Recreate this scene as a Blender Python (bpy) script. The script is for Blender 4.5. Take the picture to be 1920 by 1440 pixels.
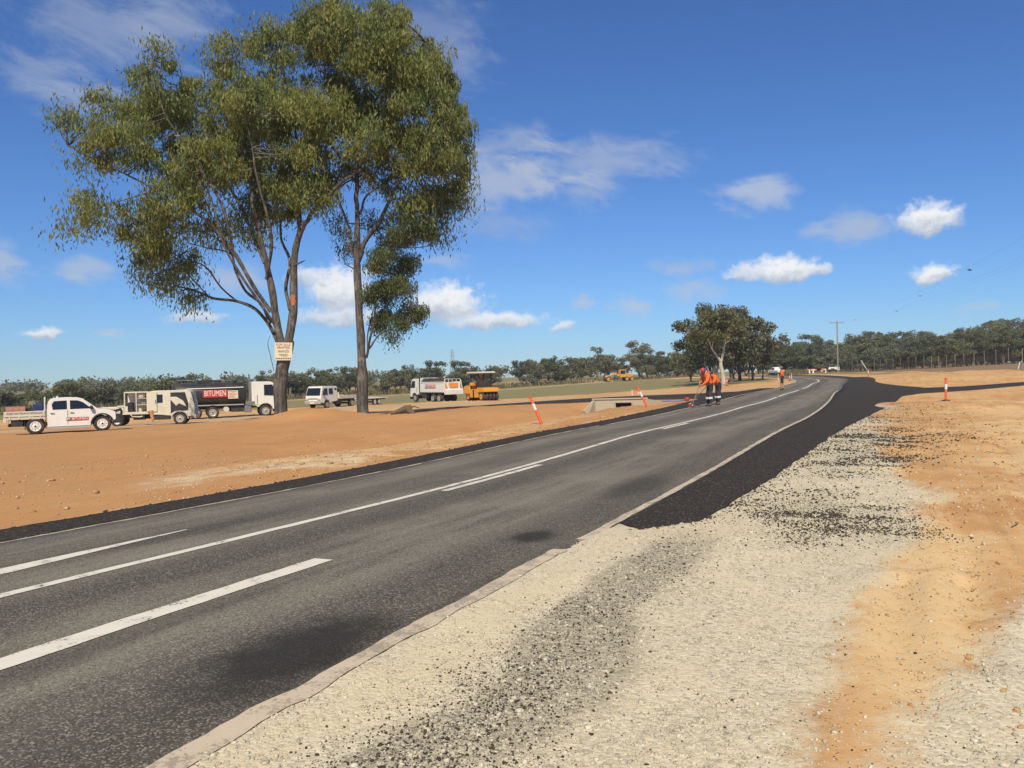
import bpy, bmesh, math, random
import numpy as np
from mathutils import Vector, Matrix
R = math.radians
for o in list(bpy.data.objects): bpy.data.objects.remove(o)
scn = bpy.context.scene
COL = scn.collection
rng = np.random.default_rng(7)
random.seed(7)

# ------------------------------------------------------------------ camera
EYE = 1.6
cam_d = bpy.data.cameras.new('camera')
cam_d.sensor_width = 36.0
cam_d.lens = 36.0 * 1550 / 1920
cam_d.clip_start = 0.05
cam_d.clip_end = 6000
cam = bpy.data.objects.new('camera', cam_d)
COL.objects.link(cam)
pitch = math.atan(-18 / 1550)
cam.matrix_world = (Matrix.Translation((0, 0, EYE)) @ Matrix.Rotation(R(90) + pitch, 4, 'X')
                    @ Matrix.Rotation(-R(1.3), 4, 'Z'))
scn.camera = cam

# ------------------------------------------------------------------ sun, sky, exposure
SUN_EL, SUN_AZ = R(49), math.atan2(-0.12, -0.993)          # azimuth measured from +Y towards +X
sun_vec = Vector((math.sin(SUN_AZ) * math.cos(SUN_EL), math.cos(SUN_AZ) * math.cos(SUN_EL), math.sin(SUN_EL)))
sun_d = bpy.data.lights.new('sun', 'SUN')
sun_d.energy = 5.0
sun_d.angle = R(0.5)
sun_d.color = (1.0, 0.89, 0.66)
sun = bpy.data.objects.new('sun', sun_d)
COL.objects.link(sun)
sun.rotation_euler = sun_vec.to_track_quat('Z', 'Y').to_euler()
sun.location = (20, -40, 60)

vs = scn.view_settings
vs.view_transform = 'Standard'
vs.look = 'None'
vs.gamma = 1
vs.exposure = 0.0
vs.use_curve_mapping = False

world = bpy.data.worlds.new('World')
scn.world = world
world.use_nodes = True
world.cycles.sampling_method = 'MANUAL'
world.cycles.sample_map_resolution = 64


class NT:
    """small helper for node trees"""
    def __init__(s, tree):
        s.t = tree
        s.t.nodes.clear()

    def n(s, kind, ins=None, **kw):
        nd = s.t.nodes.new('ShaderNode' + kind)
        for k, v in kw.items():
            setattr(nd, k, v)
        if ins:
            for k, v in ins.items():
                s.set(nd.inputs[k], v)
        return nd

    def set(s, sock, v):
        if hasattr(v, 'is_output'):
            s.t.links.new(v, sock)
        elif hasattr(v, 'outputs'):
            s.t.links.new(v.outputs[0], sock)
        else:
            if sock.type == 'RGBA' and len(v) == 3:
                v = (*v, 1)
            sock.default_value = v

    def math(s, op, a, b=0.0, c=0.0, clamp=False):
        nd = s.n('Math', {0: a, 1: b, 2: c}, operation=op)
        nd.use_clamp = clamp
        return nd.outputs[0]

    def mix(s, f, a, b, blend='MIX'):
        nd = s.n('Mix', data_type='RGBA', blend_type=blend)
        s.set(nd.inputs[0], f)
        s.set(nd.inputs[6], a)
        s.set(nd.inputs[7], b)
        return nd.outputs[2]

    def noise(s, vec, scale, detail=3.0, rough=0.55, dist=0.0):
        nd = s.n('TexNoise', {'Scale': scale, 'Detail': detail, 'Roughness': rough, 'Distortion': dist})
        if vec is not None:
            s.set(nd.inputs['Vector'], vec)
        return nd.outputs[0]

    def step(s, x, a, b, lo=0.0, hi=1.0, interp='SMOOTHSTEP'):
        nd = s.n('MapRange', {0: x, 1: a, 2: b, 3: lo, 4: hi}, interpolation_type=interp)
        return nd.outputs[0]


# clouds: azimuth, elevation, half width, half height (radians), whiteness, thickness
CLOUDS = [(0.47, 0.151, 0.0292, 0.0201, 1.0, 0.95), (0.397, 0.153, 0.035, 0.0144, 0.55, 0.6), (0.323, 0.108, 0.0343, 0.0192, 1, 0.95), (0.279, 0.109, 0.0236, 0.0134, 0.8, 0.75), (0.36, 0.109, 0.0157, 0.0089, 0.8, 0.65), (0.473, 0.094, 0.0232, 0.0147, 1, 0.95), (0.293, 0.2, 0.035, 0.0153, 0.75, 0.6), (0.517, 0.06, 0.0169, 0.0067, 0.7, 0.6), (0.209, 0.122, 0.0276, 0.0099, 0.5, 0.5), (0.212, 0.092, 0.0275, 0.0125, 0.6, 0.5), (0.144, 0.079, 0.0201, 0.0082, 0.65, 0.6), (0.088, 0.085, 0.014, 0.0064, 0.6, 0.5), (-0.078, 0.083, 0.045, 0.0286, 1, 0.95), (-0.018, 0.063, 0.058, 0.0141, 0.9, 0.85), (0.063, 0.055, 0.016, 0.0064, 0.8, 0.7), (-0.201, 0.097, 0.0405, 0.0342, 0.95, 0.92), (-0.237, 0.116, 0.0276, 0.0154, 0.8, 0.7), (-0.202, 0.069, 0.0499, 0.0157, 0.7, 0.75), (-0.321, 0.115, 0.0322, 0.015, 0.6, 0.6), (-0.362, 0.071, 0.0285, 0.0096, 0.7, 0.7), (-0.514, 0.054, 0.0208, 0.0073, 0.9, 0.8), (-0.452, 0.053, 0.0105, 0.0052, 0.7, 0.6), (-0.478, 0.121, 0.0257, 0.0113, 0.6, 0.55), (-0.549, 0.125, 0.0142, 0.0189, 0.6, 0.55), (-0.014, 0.232, 0.0707, 0.0241, 0.6, 0.6), (0.109, 0.249, 0.0755, 0.0208, 0.5, 0.5), (0.089, 0.214, 0.0381, 0.0152, 0.5, 0.5), (0.0, 0.271, 0.0514, 0.0178, 0.45, 0.45), (-0.015, 0.18, 0.0579, 0.0155, 0.35, 0.35), (-0.446, 0.365, 0.0701, 0.0349, 0.3, 0.4), (-0.376, 0.384, 0.0452, 0.0304, 0.3, 0.4), (-0.518, 0.314, 0.0447, 0.0201, 0.35, 0.4), (-0.469, 0.295, 0.0417, 0.0131, 0.35, 0.4), (-0.093, 0.391, 0.0575, 0.0322, 0.3, 0.3), (-0.049, 0.358, 0.0321, 0.0222, 0.3, 0.35), (-0.087, 0.137, 0.0256, 0.0075, 0.6, 0.45)]
w = NT(world.node_tree)
sky = w.n('TexSky', sky_type='NISHITA')
sky.sun_disc = False
sky.sun_elevation = SUN_EL
sky.sun_rotation = SUN_AZ
sky.altitude = 0.0
sky.air_density = 1.0
sky.dust_density = 0.0
sky.ozone_density = 3.0
skyc = w.mix(1.0, sky, (0.046, 0.071, 0.110), 'MULTIPLY')
tc = w.n('TexCoord').outputs['Generated']
sp = w.n('SeparateXYZ', {0: tc})
azm = w.math('ARCTAN2', sp.outputs[0], sp.outputs[1])
elv = w.math('ARCSINE', sp.outputs[2])
ae = w.n('CombineXYZ', {0: azm, 1: elv}).outputs[0]
warp = w.n('TexNoise', {'Vector': ae, 'Scale': 38.0, 'Detail': 5.0, 'Roughness': 0.6}).outputs[1]
warp = w.n('VectorMath', {0: warp, 1: (0.5, 0.5, 0.5)}, operation='SUBTRACT').outputs[0]
warp = w.n('VectorMath', {0: warp, 1: (0.040, 0.024, 0)}, operation='MULTIPLY').outputs[0]
p = w.n('VectorMath', {0: ae, 1: warp}, operation='ADD').outputs[0]
puff = w.noise(ae, 75.0, 7.0, 0.62)
tilt = w.n('VectorRotate', {'Vector': ae, 'Angle': R(14)}, rotation_type='Z_AXIS').outputs[0]
wisp = w.noise(w.n('VectorMath', {0: tilt, 1: (1, 2.6, 1)}, operation='MULTIPLY').outputs[0], 14.0, 8.0, 0.64, 0.5)
col = skyc
for a, e, ra, re, br, op in CLOUDS:
    soft = op < 0.62
    k = 1.6 if soft else 1.18
    ra, re = ra * k, re * k
    q = w.n('VectorMath', {0: p, 1: (1 / ra, 1 / re, 0), 2: (-a / ra, -e / re, 0)}, operation='MULTIPLY_ADD').outputs[0]
    if soft:
        ln = w.n('VectorMath', {0: q}, operation='LENGTH').outputs[1]
        ln = w.math('MULTIPLY_ADD', wisp, 2.4, w.math('SUBTRACT', ln, 1.12))
        m = w.step(ln, 1.15, 0.1, 0.0, op * 1.05)
        shade = (0.30 + 0.36 * br, 0.36 + 0.34 * br, 0.50 + 0.26 * br)
    else:
        yy = w.n('SeparateXYZ', {0: q}).outputs[1]
        # flat base: the lower half closes in faster than the billowed top
        sq = w.math('MAXIMUM', w.math('MULTIPLY', yy, -0.75), 0.0)
        ln = w.math('ADD', w.n('VectorMath', {0: q}, operation='LENGTH').outputs[1], sq)
        ln = w.math('MULTIPLY_ADD', puff, 1.15, w.math('SUBTRACT', ln, 0.58))
        m = w.step(ln, 1.14, 0.42, 0.0, op)
        yy = w.math('MULTIPLY_ADD', puff, 1.3, yy)
        g = w.step(yy, 0.1, 1.1)
        hi = 0.66 + 0.30 * br
        shade = w.mix(g, (0.46, 0.52, 0.62), (hi, hi, hi * 1.01))
    col = w.mix(m, col, shade)
# the rest of the sky, beyond the view: the same kind of scattered fair-weather cloud
oth = w.noise(w.n('VectorMath', {0: tc, 1: (1, 1, 2.2)}, operation='MULTIPLY').outputs[0], 3.2, 5.0, 0.55)
up = w.step(sp.outputs[2], 0.0, 0.12)
m = w.math('MULTIPLY', w.step(oth, 0.57, 0.70, 0.0, 0.7), up)
col2 = w.mix(m, skyc, (0.72, 0.74, 0.78))
bg1 = w.n('Background', {'Color': col2, 'Strength': 1.0})
bg2 = w.n('Background', {'Color': col, 'Strength': 1.0})
front = w.step(sp.outputs[1], 0.66, 0.74)
w.n('OutputWorld', {0: w.n('MixShader', {0: front, 1: bg1, 2: bg2})})

# ------------------------------------------------------------------ helpers


def tag(o, label=None, cat=None, group=None, kind=None):
    if label: o['label'] = label
    if cat: o['category'] = cat
    if group: o['group'] = group
    if kind: o['kind'] = kind
    return o


def empty(name, loc=(0, 0, 0), rz=0.0, label=None, cat=None, group=None, scale=None):
    o = bpy.data.objects.new(name, None)
    o.empty_display_size = 0.2
    COL.objects.link(o)
    o.location = loc
    o.rotation_euler = (0, 0, rz)
    if scale: o.scale = scale
    tag(o, label, cat, group)
    return o


def copy_tree(o, parent=None):
    c = o.copy()
    COL.objects.link(c)
    c.parent = parent
    for ch in list(o.children):
        copy_tree(ch, c)
    return c


def link_mesh(name, me, mat, parent=None):
    o = bpy.data.objects.new(name, me)
    if mat is not None:
        for mm in (mat if isinstance(mat, (list, tuple)) else [mat]):
            me.materials.append(mm)
    COL.objects.link(o)
    if parent is not None: o.parent = parent
    return o


class MB:
    """collects plain shapes into one mesh"""
    def __init__(s):
        s.v = []
        s.f = []

    def add(s, vs, fs):
        o = len(s.v)
        s.v += [tuple(p) for p in vs]
        s.f += [[i + o for i in f] for f in fs]
        return s

    def box(s, x0, x1, y0, y1, z0, z1):
        return s.add([(x0, y0, z0), (x1, y0, z0), (x1, y1, z0), (x0, y1, z0), (x0, y0, z1), (x1, y0, z1), (x1, y1, z1), (x0, y1, z1)],
                     [[3, 2, 1, 0], [4, 5, 6, 7], [0, 1, 5, 4], [1, 2, 6, 5], [2, 3, 7, 6], [3, 0, 4, 7]])

    def prism(s, prof, y0, y1, warp=None):
        n = len(prof)
        vs = [(x, y0, z) for x, z in prof] + [(x, y1, z) for x, z in prof]
        if warp: vs = [warp(*q) for q in vs]
        fs = [list(range(n)), list(range(2 * n - 1, n - 1, -1))] + [[i, i + n, (i + 1) % n + n, (i + 1) % n] for i in range(n)]
        return s.add(vs, fs)

    def slab(s, pts, t):
        """flat polygon in 3D given thickness along its normal"""
        P = [Vector(q) for q in pts]
        nrm = Vector((0, 0, 0))
        for i in range(len(P)):
            a, b = P[i], P[(i + 1) % len(P)]
            nrm += a.cross(b)
        nrm.normalize()
        n = len(P)
        vs = [q - nrm * t / 2 for q in P] + [q + nrm * t / 2 for q in P]
        return s.add(vs, [list(range(n))[::-1], list(range(n, 2 * n))] + [[i, (i + 1) % n, (i + 1) % n + n, i + n] for i in range(n)])

    def tube(s, path, rad, n=8, caps=True):
        P = [Vector(q) for q in path]
        if not hasattr(rad, '__len__'): rad = [rad] * len(P)
        vs = []
        up = Vector((0, 0, 1))
        prev = None
        for i, q in enumerate(P):
            d = (P[min(i + 1, len(P) - 1)] - P[max(i - 1, 0)])
            if d.length < 1e-9: d = up.copy()
            d.normalize()
            a = (prev - d * prev.dot(d)) if prev is not None else d.cross(up if abs(d.z) < 0.95 else Vector((1, 0, 0)))
            if a.length < 1e-6: a = d.orthogonal()
            a.normalize()
            prev = a
            b = d.cross(a)
            for k in range(n):
                t = 2 * math.pi * k / n
                vs.append(q + (a * math.cos(t) + b * math.sin(t)) * rad[i])
        fs = []
        for i in range(len(P) - 1):
            for k in range(n):
                fs.append([i * n + k, i * n + (k + 1) % n, (i + 1) * n + (k + 1) % n, (i + 1) * n + k])
        if caps:
            fs.append(list(range(n))[::-1])
            fs.append([(len(P) - 1) * n + k for k in range(n)])
        return s.add(vs, fs)

    def cyl(s, p0, p1, r0, r1=None, n=14):
        return s.tube([p0, p1], [r0, r0 if r1 is None else r1], n)

    def lathe(s, prof, n=24, axis='Y', centre=(0, 0, 0)):
        """profile of (radius, along axis)"""
        vs = []
        for r, h in prof:
            for k in range(n):
                t = 2 * math.pi * k / n
                c, d = r * math.cos(t), r * math.sin(t)
                q = {'Y': (c, h, d), 'Z': (c, d, h), 'X': (h, c, d)}[axis]
                vs.append((q[0] + centre[0], q[1] + centre[1], q[2] + centre[2]))
        fs = []
        m = len(prof)
        for i in range(m - 1):
            for k in range(n):
                fs.append([i * n + k, i * n + (k + 1) % n, (i + 1) * n + (k + 1) % n, (i + 1) * n + k])
        fs.append(list(range(n)))
        fs.append([(m - 1) * n + k for k in range(n)][::-1])
        return s.add(vs, fs)

    def mesh(s, name, bevel=0.0, smooth=None, seg=1):
        me = bpy.data.meshes.new(name)
        me.from_pydata(s.v, [], s.f)
        bm = bmesh.new()
        bm.from_mesh(me)
        bmesh.ops.recalc_face_normals(bm, faces=bm.faces[:])
        if bevel > 0:
            ed = [e for e in bm.edges if len(e.link_faces) == 2 and e.calc_face_angle(0) > R(25)]
            bmesh.ops.bevel(bm, geom=ed, offset=bevel, segments=seg, affect='EDGES', clamp_overlap=True)
        bm.to_mesh(me)
        bm.free()
        if smooth is not None:
            me.polygons.foreach_set('use_smooth', [True] * len(me.polygons))
            me.set_sharp_from_angle(angle=R(smooth))
        return me

    def build(s, name, mat, parent=None, bevel=0.0, smooth=None, seg=1):
        return link_mesh(name, s.mesh(name, bevel, smooth, seg), mat, parent)


def np_mesh(name, V, Fq, mat, parent=None, smooth=False):
    """numpy vertices and an (n,3) or (n,4) face array"""
    V = np.asarray(V, dtype=np.float32)
    Fq = np.asarray(Fq, dtype=np.int32)
    me = bpy.data.meshes.new(name)
    k = Fq.shape[1]
    me.vertices.add(len(V))
    me.vertices.foreach_set('co', V.ravel())
    me.loops.add(Fq.size)
    me.loops.foreach_set('vertex_index', Fq.ravel())
    me.polygons.add(len(Fq))
    me.polygons.foreach_set('loop_start', np.arange(0, Fq.size, k, dtype=np.int32))
    me.polygons.foreach_set('loop_total', np.full(len(Fq), k, dtype=np.int32))
    if smooth: me.polygons.foreach_set('use_smooth', np.ones(len(Fq), dtype=bool))
    me.update(calc_edges=True)
    return link_mesh(name, me, mat, parent)


def hash2(i, j, s):
    h = np.sin(i * 127.1 + j * 311.7 + s * 74.7) * 43758.5453
    return h - np.floor(h)


def vnoise(x, y, sc, seed=0):
    """smooth value noise, -1..1"""
    x = np.asarray(x, float) / sc
    y = np.asarray(y, float) / sc
    i, j = np.floor(x), np.floor(y)
    fx, fy = x - i, y - j
    fx = fx * fx * (3 - 2 * fx)
    fy = fy * fy * (3 - 2 * fy)
    a = hash2(i, j, seed) * (1 - fx) + hash2(i + 1, j, seed) * fx
    b = hash2(i, j + 1, seed) * (1 - fx) + hash2(i + 1, j + 1, seed) * fx
    return (a * (1 - fy) + b * fy) * 2 - 1


def sstep(x, a, b):
    t = np.clip((x - a) / (b - a), 0, 1)
    return t * t * (3 - 2 * t)


def seg_dist(x, y, pts):
    """distance to an open polyline"""
    d = np.full(np.shape(x), 1e9)
    for (ax, ay), (bx, by) in zip(pts[:-1], pts[1:]):
        ux, uy = bx - ax, by - ay
        t = np.clip(((x - ax) * ux + (y - ay) * uy) / (ux * ux + uy * uy + 1e-12), 0, 1)
        d = np.minimum(d, np.hypot(x - ax - t * ux, y - ay - t * uy))
    return d


def poly_sd(x, y, pts):
    """signed distance to a polygon, negative inside"""
    d = seg_dist(x, y, list(pts) + [pts[0]])
    ins = np.zeros(np.shape(x), bool)
    n = len(pts)
    for k in range(n):
        (ax, ay), (bx, by) = pts[k], pts[(k + 1) % n]
        c = ((ay > y) != (by > y)) & (x < (bx - ax) * (y - ay) / (by - ay + 1e-12) + ax)
        ins ^= c
    return np.where(ins, -d, d)


# ------------------------------------------------------------------ materials


def material(name):
    m = bpy.data.materials.new(name)
    m.use_nodes = True
    return m, NT(m.node_tree)


def finish(nt, color, rough=0.9, normal=None, metal=0.0, spec=0.3, **kw):
    b = nt.n('BsdfPrincipled', {'Base Color': color, 'Roughness': rough, 'Metallic': metal, 'Specular IOR Level': spec})
    for k, v in kw.items():
        nt.set(b.inputs[k.replace('_', ' ')], v)
    if normal is not None: nt.set(b.inputs['Normal'], normal)
    nt.n('OutputMaterial', {0: b})
    return b


def bump(nt, h, dist, strength=1.0, normal=None):
    b = nt.n('Bump', {'Height': h, 'Distance': dist, 'Strength': strength})
    if normal is not None: nt.set(b.inputs['Normal'], normal)
    return b.outputs[0]


def plain(name, c, rough=0.6, dirt=0.15, scale=6.0, dirtc=(0.32, 0.2, 0.11), metal=0.0, spec=0.4, fine=0.12):
    """painted / plain surface with slight mottling and dust"""
    m, t = material(name)
    co = t.n('TexCoord').outputs['Object']
    n1 = t.noise(co, scale, 4.0)
    n2 = t.noise(co, scale * 9, 3.0)
    c2 = t.mix(t.step(n2, 0.3, 0.7, 0.0, fine * 2), c, tuple(a * 0.75 for a in c))
    c3 = t.mix(t.step(n1, 0.42, 0.75, 0.0, dirt * 2), c2, dirtc) if dirt > 0 else c2
    finish(t, c3, t.step(n1, 0.2, 0.8, max(rough - 0.12, 0.03), min(rough + 0.15, 1.0)), metal=metal, spec=spec)
    return m


M = {}
M['white'] = plain('white_paint', (0.76, 0.74, 0.69), 0.32, 0.08, 1.5, (0.5, 0.38, 0.26))
M['cream'] = plain('cream_paint', (0.68, 0.63, 0.52), 0.45, 0.12, 1.8)
M['black'] = plain('black_plastic', (0.025, 0.025, 0.027), 0.55, 0.06, 3)
M['chassis'] = plain('dusty_chassis', (0.03, 0.03, 0.031), 0.7, 0.14, 4, (0.2, 0.14, 0.09))
M['tyre'] = plain('tyre_rubber', (0.035, 0.033, 0.031), 0.85, 0.28, 4, (0.2, 0.14, 0.09))
M['glass'] = plain('dark_glass', (0.012, 0.016, 0.02), 0.06, 0.0, 3, spec=0.6)
M['tank'] = plain('bitumen_tank_steel', (0.035, 0.033, 0.034), 0.38, 0.12, 1.2, (0.14, 0.1, 0.07))
M['steel'] = plain('dull_steel', (0.34, 0.34, 0.34), 0.42, 0.1, 4, metal=0.7)
M['alloy'] = plain('dusty_aluminium', (0.5, 0.48, 0.45), 0.45, 0.15, 4, metal=0.4)
M['red'] = plain('red_sign', (0.55, 0.045, 0.04), 0.5, 0.04, 3)
M['text_white'] = plain('white_lettering', (0.8, 0.78, 0.74), 0.5, 0.0)
M['text_black'] = plain('black_lettering', (0.05, 0.05, 0.05), 0.6, 0.0)
M['text_red'] = plain('red_lettering', (0.5, 0.05, 0.04), 0.6, 0.0)
M['yellow'] = plain('machine_yellow', (0.72, 0.33, 0.03), 0.4, 0.1, 2.5)
M['orange_sign'] = plain('orange_board', (0.85, 0.28, 0.03), 0.5, 0.05)
M['hivis'] = plain('orange_workwear', (0.85, 0.16, 0.035), 0.85, 0.06, 8)
M['navy'] = plain('navy_cloth', (0.022, 0.026, 0.05), 0.9, 0.1, 8)
M['skin'] = plain('skin', (0.42, 0.24, 0.16), 0.6, 0.0)
M['hair'] = plain('hair', (0.03, 0.02, 0.015), 0.8, 0.0)
M['boot'] = plain('work_boot', (0.12, 0.08, 0.05), 0.8, 0.2, 8)
M['reflect'] = plain('reflective_tape', (0.75, 0.76, 0.76), 0.35, 0.0)
M['redcap'] = plain('red_helmet', (0.5, 0.045, 0.055), 0.35, 0.03)
M['bollard'] = plain('orange_plastic', (0.82, 0.13, 0.05), 0.5, 0.1, 5)
M['concrete'] = plain('pale_concrete', (0.43, 0.37, 0.28), 0.9, 0.18, 2.2, (0.45, 0.3, 0.17), spec=0.2)
M['wood'] = plain('weathered_timber', (0.24, 0.19, 0.14), 0.85, 0.1, 5)
M['stump'] = plain('dark_dead_root', (0.11, 0.085, 0.06), 0.9, 0.15, 5)
M['polewood'] = plain('grey_pole_timber', (0.3, 0.27, 0.23), 0.85, 0.1, 2)
M['signboard'] = plain('pale_signboard', (0.72, 0.64, 0.48), 0.7, 0.1, 4)
M['blue'] = plain('blue_plastic', (0.02, 0.13, 0.42), 0.45, 0.05)
M['bluewhite'] = plain('blue_drum', (0.025, 0.04, 0.14), 0.45, 0.05)
M['rust'] = plain('rusty_red_drum', (0.34, 0.15, 0.11), 0.7, 0.2, 5)
M['galv'] = plain('galvanised_steel', (0.4, 0.41, 0.41), 0.5, 0.06, 6, metal=0.3)
M['scar'] = plain('bark_wound', (0.45, 0.15, 0.07), 0.85, 0.1, 10)
M['lime'] = plain('lime_reflector', (0.5, 0.65, 0.05), 0.4, 0.0)
M['aggregate'] = plain('black_aggregate', (0.035, 0.029, 0.024), 0.8, 0.1, 9)


def bark(name, ca, cb, cc):
    m, t = material(name)
    co = t.n('TexCoord').outputs['Object']
    st = t.n('VectorMath', {0: co, 1: (6, 6, 1.1)}, operation='MULTIPLY').outputs[0]
    n1 = t.noise(st, 1.6, 5, 0.6)
    n2 = t.noise(co, 1.1, 4, 0.6)
    c = t.mix(t.step(n1, 0.35, 0.65), ca, cb)
    c = t.mix(t.step(n2, 0.52, 0.68, 0, 0.8), c, cc)
    finish(t, c, 0.9, bump(t, n1, 0.04, 0.8), spec=0.15)
    return m


M['bark'] = bark('gum_bark', (0.055, 0.048, 0.043), (0.15, 0.135, 0.12), (0.27, 0.25, 0.22))
M['bark_white'] = bark('ghost_gum_bark', (0.46, 0.39, 0.31), (0.6, 0.53, 0.44), (0.34, 0.27, 0.2))
M['bark_far'] = bark('grey_bark', (0.1, 0.085, 0.07), (0.2, 0.17, 0.14), (0.32, 0.28, 0.23))


def leaf_material(name, ca, cb, cc, trans=0.3, rnd=0.0):
    m, t = material(name)
    co = t.n('TexCoord').outputs['Object']
    n1 = t.noise(co, 0.7, 3, 0.65)
    n2 = t.noise(co, 9.0, 2, 0.6)
    c = t.mix(t.step(n1, 0.36, 0.64), ca, cb)
    c = t.mix(t.step(n2, 0.5, 0.75, 0, 0.7), c, cc)
    if rnd:
        ri = t.n('ObjectInfo').outputs['Random']
        hs = t.n('HueSaturation', {'Color': c, 'Hue': t.step(ri, 0, 1, 0.5 - 0.03 * rnd, 0.5 + 0.02 * rnd, 'LINEAR'),
                                   'Saturation': t.step(t.math('FRACT', t.math('MULTIPLY', ri, 7.3)), 0, 1, 1 - 0.35 * rnd, 1.1, 'LINEAR'),
                                   'Value': t.step(t.math('FRACT', t.math('MULTIPLY', ri, 13.7)), 0, 1, 1 - 0.3 * rnd, 1 + 0.35 * rnd, 'LINEAR')})
        c = hs.outputs[0]
    b = t.n('BsdfPrincipled', {'Base Color': c, 'Roughness': 0.5, 'Specular IOR Level': 0.35})
    tr = t.n('BsdfTranslucent', {'Color': c})
    mx = t.n('MixShader', {0: trans, 1: b, 2: tr})
    t.n('OutputMaterial', {0: mx})
    return m


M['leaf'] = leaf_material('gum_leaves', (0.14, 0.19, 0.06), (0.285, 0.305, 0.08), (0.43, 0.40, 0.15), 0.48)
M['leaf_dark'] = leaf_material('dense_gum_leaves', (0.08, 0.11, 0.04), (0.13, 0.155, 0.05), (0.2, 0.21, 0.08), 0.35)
M['leaf_far'] = leaf_material('bush_leaves', (0.12, 0.132, 0.06), (0.175, 0.18, 0.082), (0.23, 0.22, 0.11), 0.34, 1.0)
M['drygrass'] = leaf_material('dry_grass', (0.17, 0.14, 0.065), (0.25, 0.2, 0.1), (0.12, 0.12, 0.05), 0.25)
# ------------------------------------------------------------------ terrain
CTRL = [(-24, -37, 0), (-10, -12, 0), (-4, 6, 0), (3, 21, 0), (10, 35.5, 0), (16.5, 50, 0), (22, 63, 0), (29, 80, 0), (35, 95, 0), (44, 118, -.03),
        (50, 142, -.05), (55, 166, 0.0), (54, 190, 0.1), (47, 212, 0), (0, 250, -.8),
        (8, -10, 0), (5, 5, 0), (9, 12, 0.02), (13, 22, 0), (16, 30, -.05), (21, 40, -.12), (32, 46, -.1), (28, 55, -.08), (45, 68, 0), (75, 95, .5),
        (38, 70, .05), (45, 88, .45), (57, 95, .87), (66, 133, .6), (70.7, 162, .42), (77, 200, .4), (90, 95, 1.7), (110, 160, 1.8), (150, 300, 1.5),
        (60, 60, .5), (60, 20, 0), (40, -30, 0),
        (-9, 12, -.3), (-7.5, 16, -.36), (-5, 21, -.38), (-14, 26, -.55), (-22.6, 42, -.8), (-25.2, 57, -1.3), (-24.6, 70, -1.5), (-20, 86, -1.4),
        (-14, 97, -1.5), (-10, 103, -1.62), (-4, 88, -1.15), (-13, 46, -.55), (-8.5, 46, -.52), (-2, 33, -.42), (1.5, 40, -.42), (-38, 60, -1.4),
        (-40, 30, -.8), (-60, 110, -2), (-45, 190, -2.2), (0, 200, -1.7), (20, 170, -1.1), (30, 230, -.95), (-100, 200, -2.5), (0, 130, -1.6),
        (12, 90, -.85), (14, 72, -.38), (6, 57, -.14), (10, 55, -.06), (14, 57, -.04), (-3, 62, -.7), (-12, 68, -1.2), (36, 150, -.35), (32, 120, -.3), (24, 95, -.25),
        (-70, 0, -1), (-60, -60, -1), (60, -80, 0), (0, -90, 0),
        (-400, 300, -3), (-300, 600, -3), (0, 700, -3), (300, 700, 0), (450, 350, 2), (400, 0, 1), (-400, 0, -3), (-300, -400, -2), (300, -400, 0)]


class TPS:
    def __init__(s, c, lam=0.002):
        c = np.array(c, float)
        s.p = c[:, :2] / 50
        n = len(c)
        K = s.phi(np.hypot(s.p[:, None, 0] - s.p[None, :, 0], s.p[:, None, 1] - s.p[None, :, 1])) + lam * np.eye(n)
        P = np.c_[np.ones(n), s.p]
        A = np.block([[K, P], [P.T, np.zeros((3, 3))]])
        sol = np.linalg.solve(A, np.r_[c[:, 2], 0, 0, 0])
        s.w, s.a = sol[:n], sol[n:]

    @staticmethod
    def phi(r):
        return np.where(r > 1e-9, r * r * np.log(np.maximum(r, 1e-9)), 0)

    def __call__(s, x, y):
        x = np.asarray(x, float) / 50
        y = np.asarray(y, float) / 50
        z = s.a[0] + s.a[1] * x + s.a[2] * y
        for (px_, py_), wt in zip(s.p, s.w):
            z = z + wt * s.phi(np.hypot(x - px_, y - py_))
        return z


_tps = TPS(CTRL)
FAR_R = 420.0


def base(x, y):
    x = np.asarray(x, float)
    y = np.asarray(y, float)
    r = np.hypot(x, y)
    k = np.where(r > FAR_R, FAR_R / np.maximum(r, 1), 1.0)
    z = np.clip(_tps(x * k, y * k), -3.2, 2.5)
    f = sstep(r, FAR_R, 800)
    return z * (1 - f) - 1.5 * f


def catmull(pts, step=1.0):
    P = [np.array(p_, float) for p_ in pts]
    P = [2 * P[0] - P[1]] + P + [2 * P[-1] - P[-2]]
    out = []
    for i in range(1, len(P) - 2):
        n = max(2, int(np.linalg.norm(P[i + 1] - P[i]) / step))
        for k in range(n):
            t = k / n
            a, b, c, d = P[i - 1:i + 3]
            out.append(0.5 * ((2 * b) + (c - a) * t + (2 * a - 5 * b + 4 * c - d) * t * t + (3 * b - a - 3 * c + d) * t ** 3))
    out.append(P[-2])
    return np.array(out)


def resample(P, step):
    P = np.asarray(P, float)
    d = np.r_[0, np.cumsum(np.hypot(*np.diff(P, axis=0).T))]
    n = max(2, int(d[-1] / step))
    t = np.linspace(0, d[-1], n)
    return np.c_[np.interp(t, d, P[:, 0]), np.interp(t, d, P[:, 1])]


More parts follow.
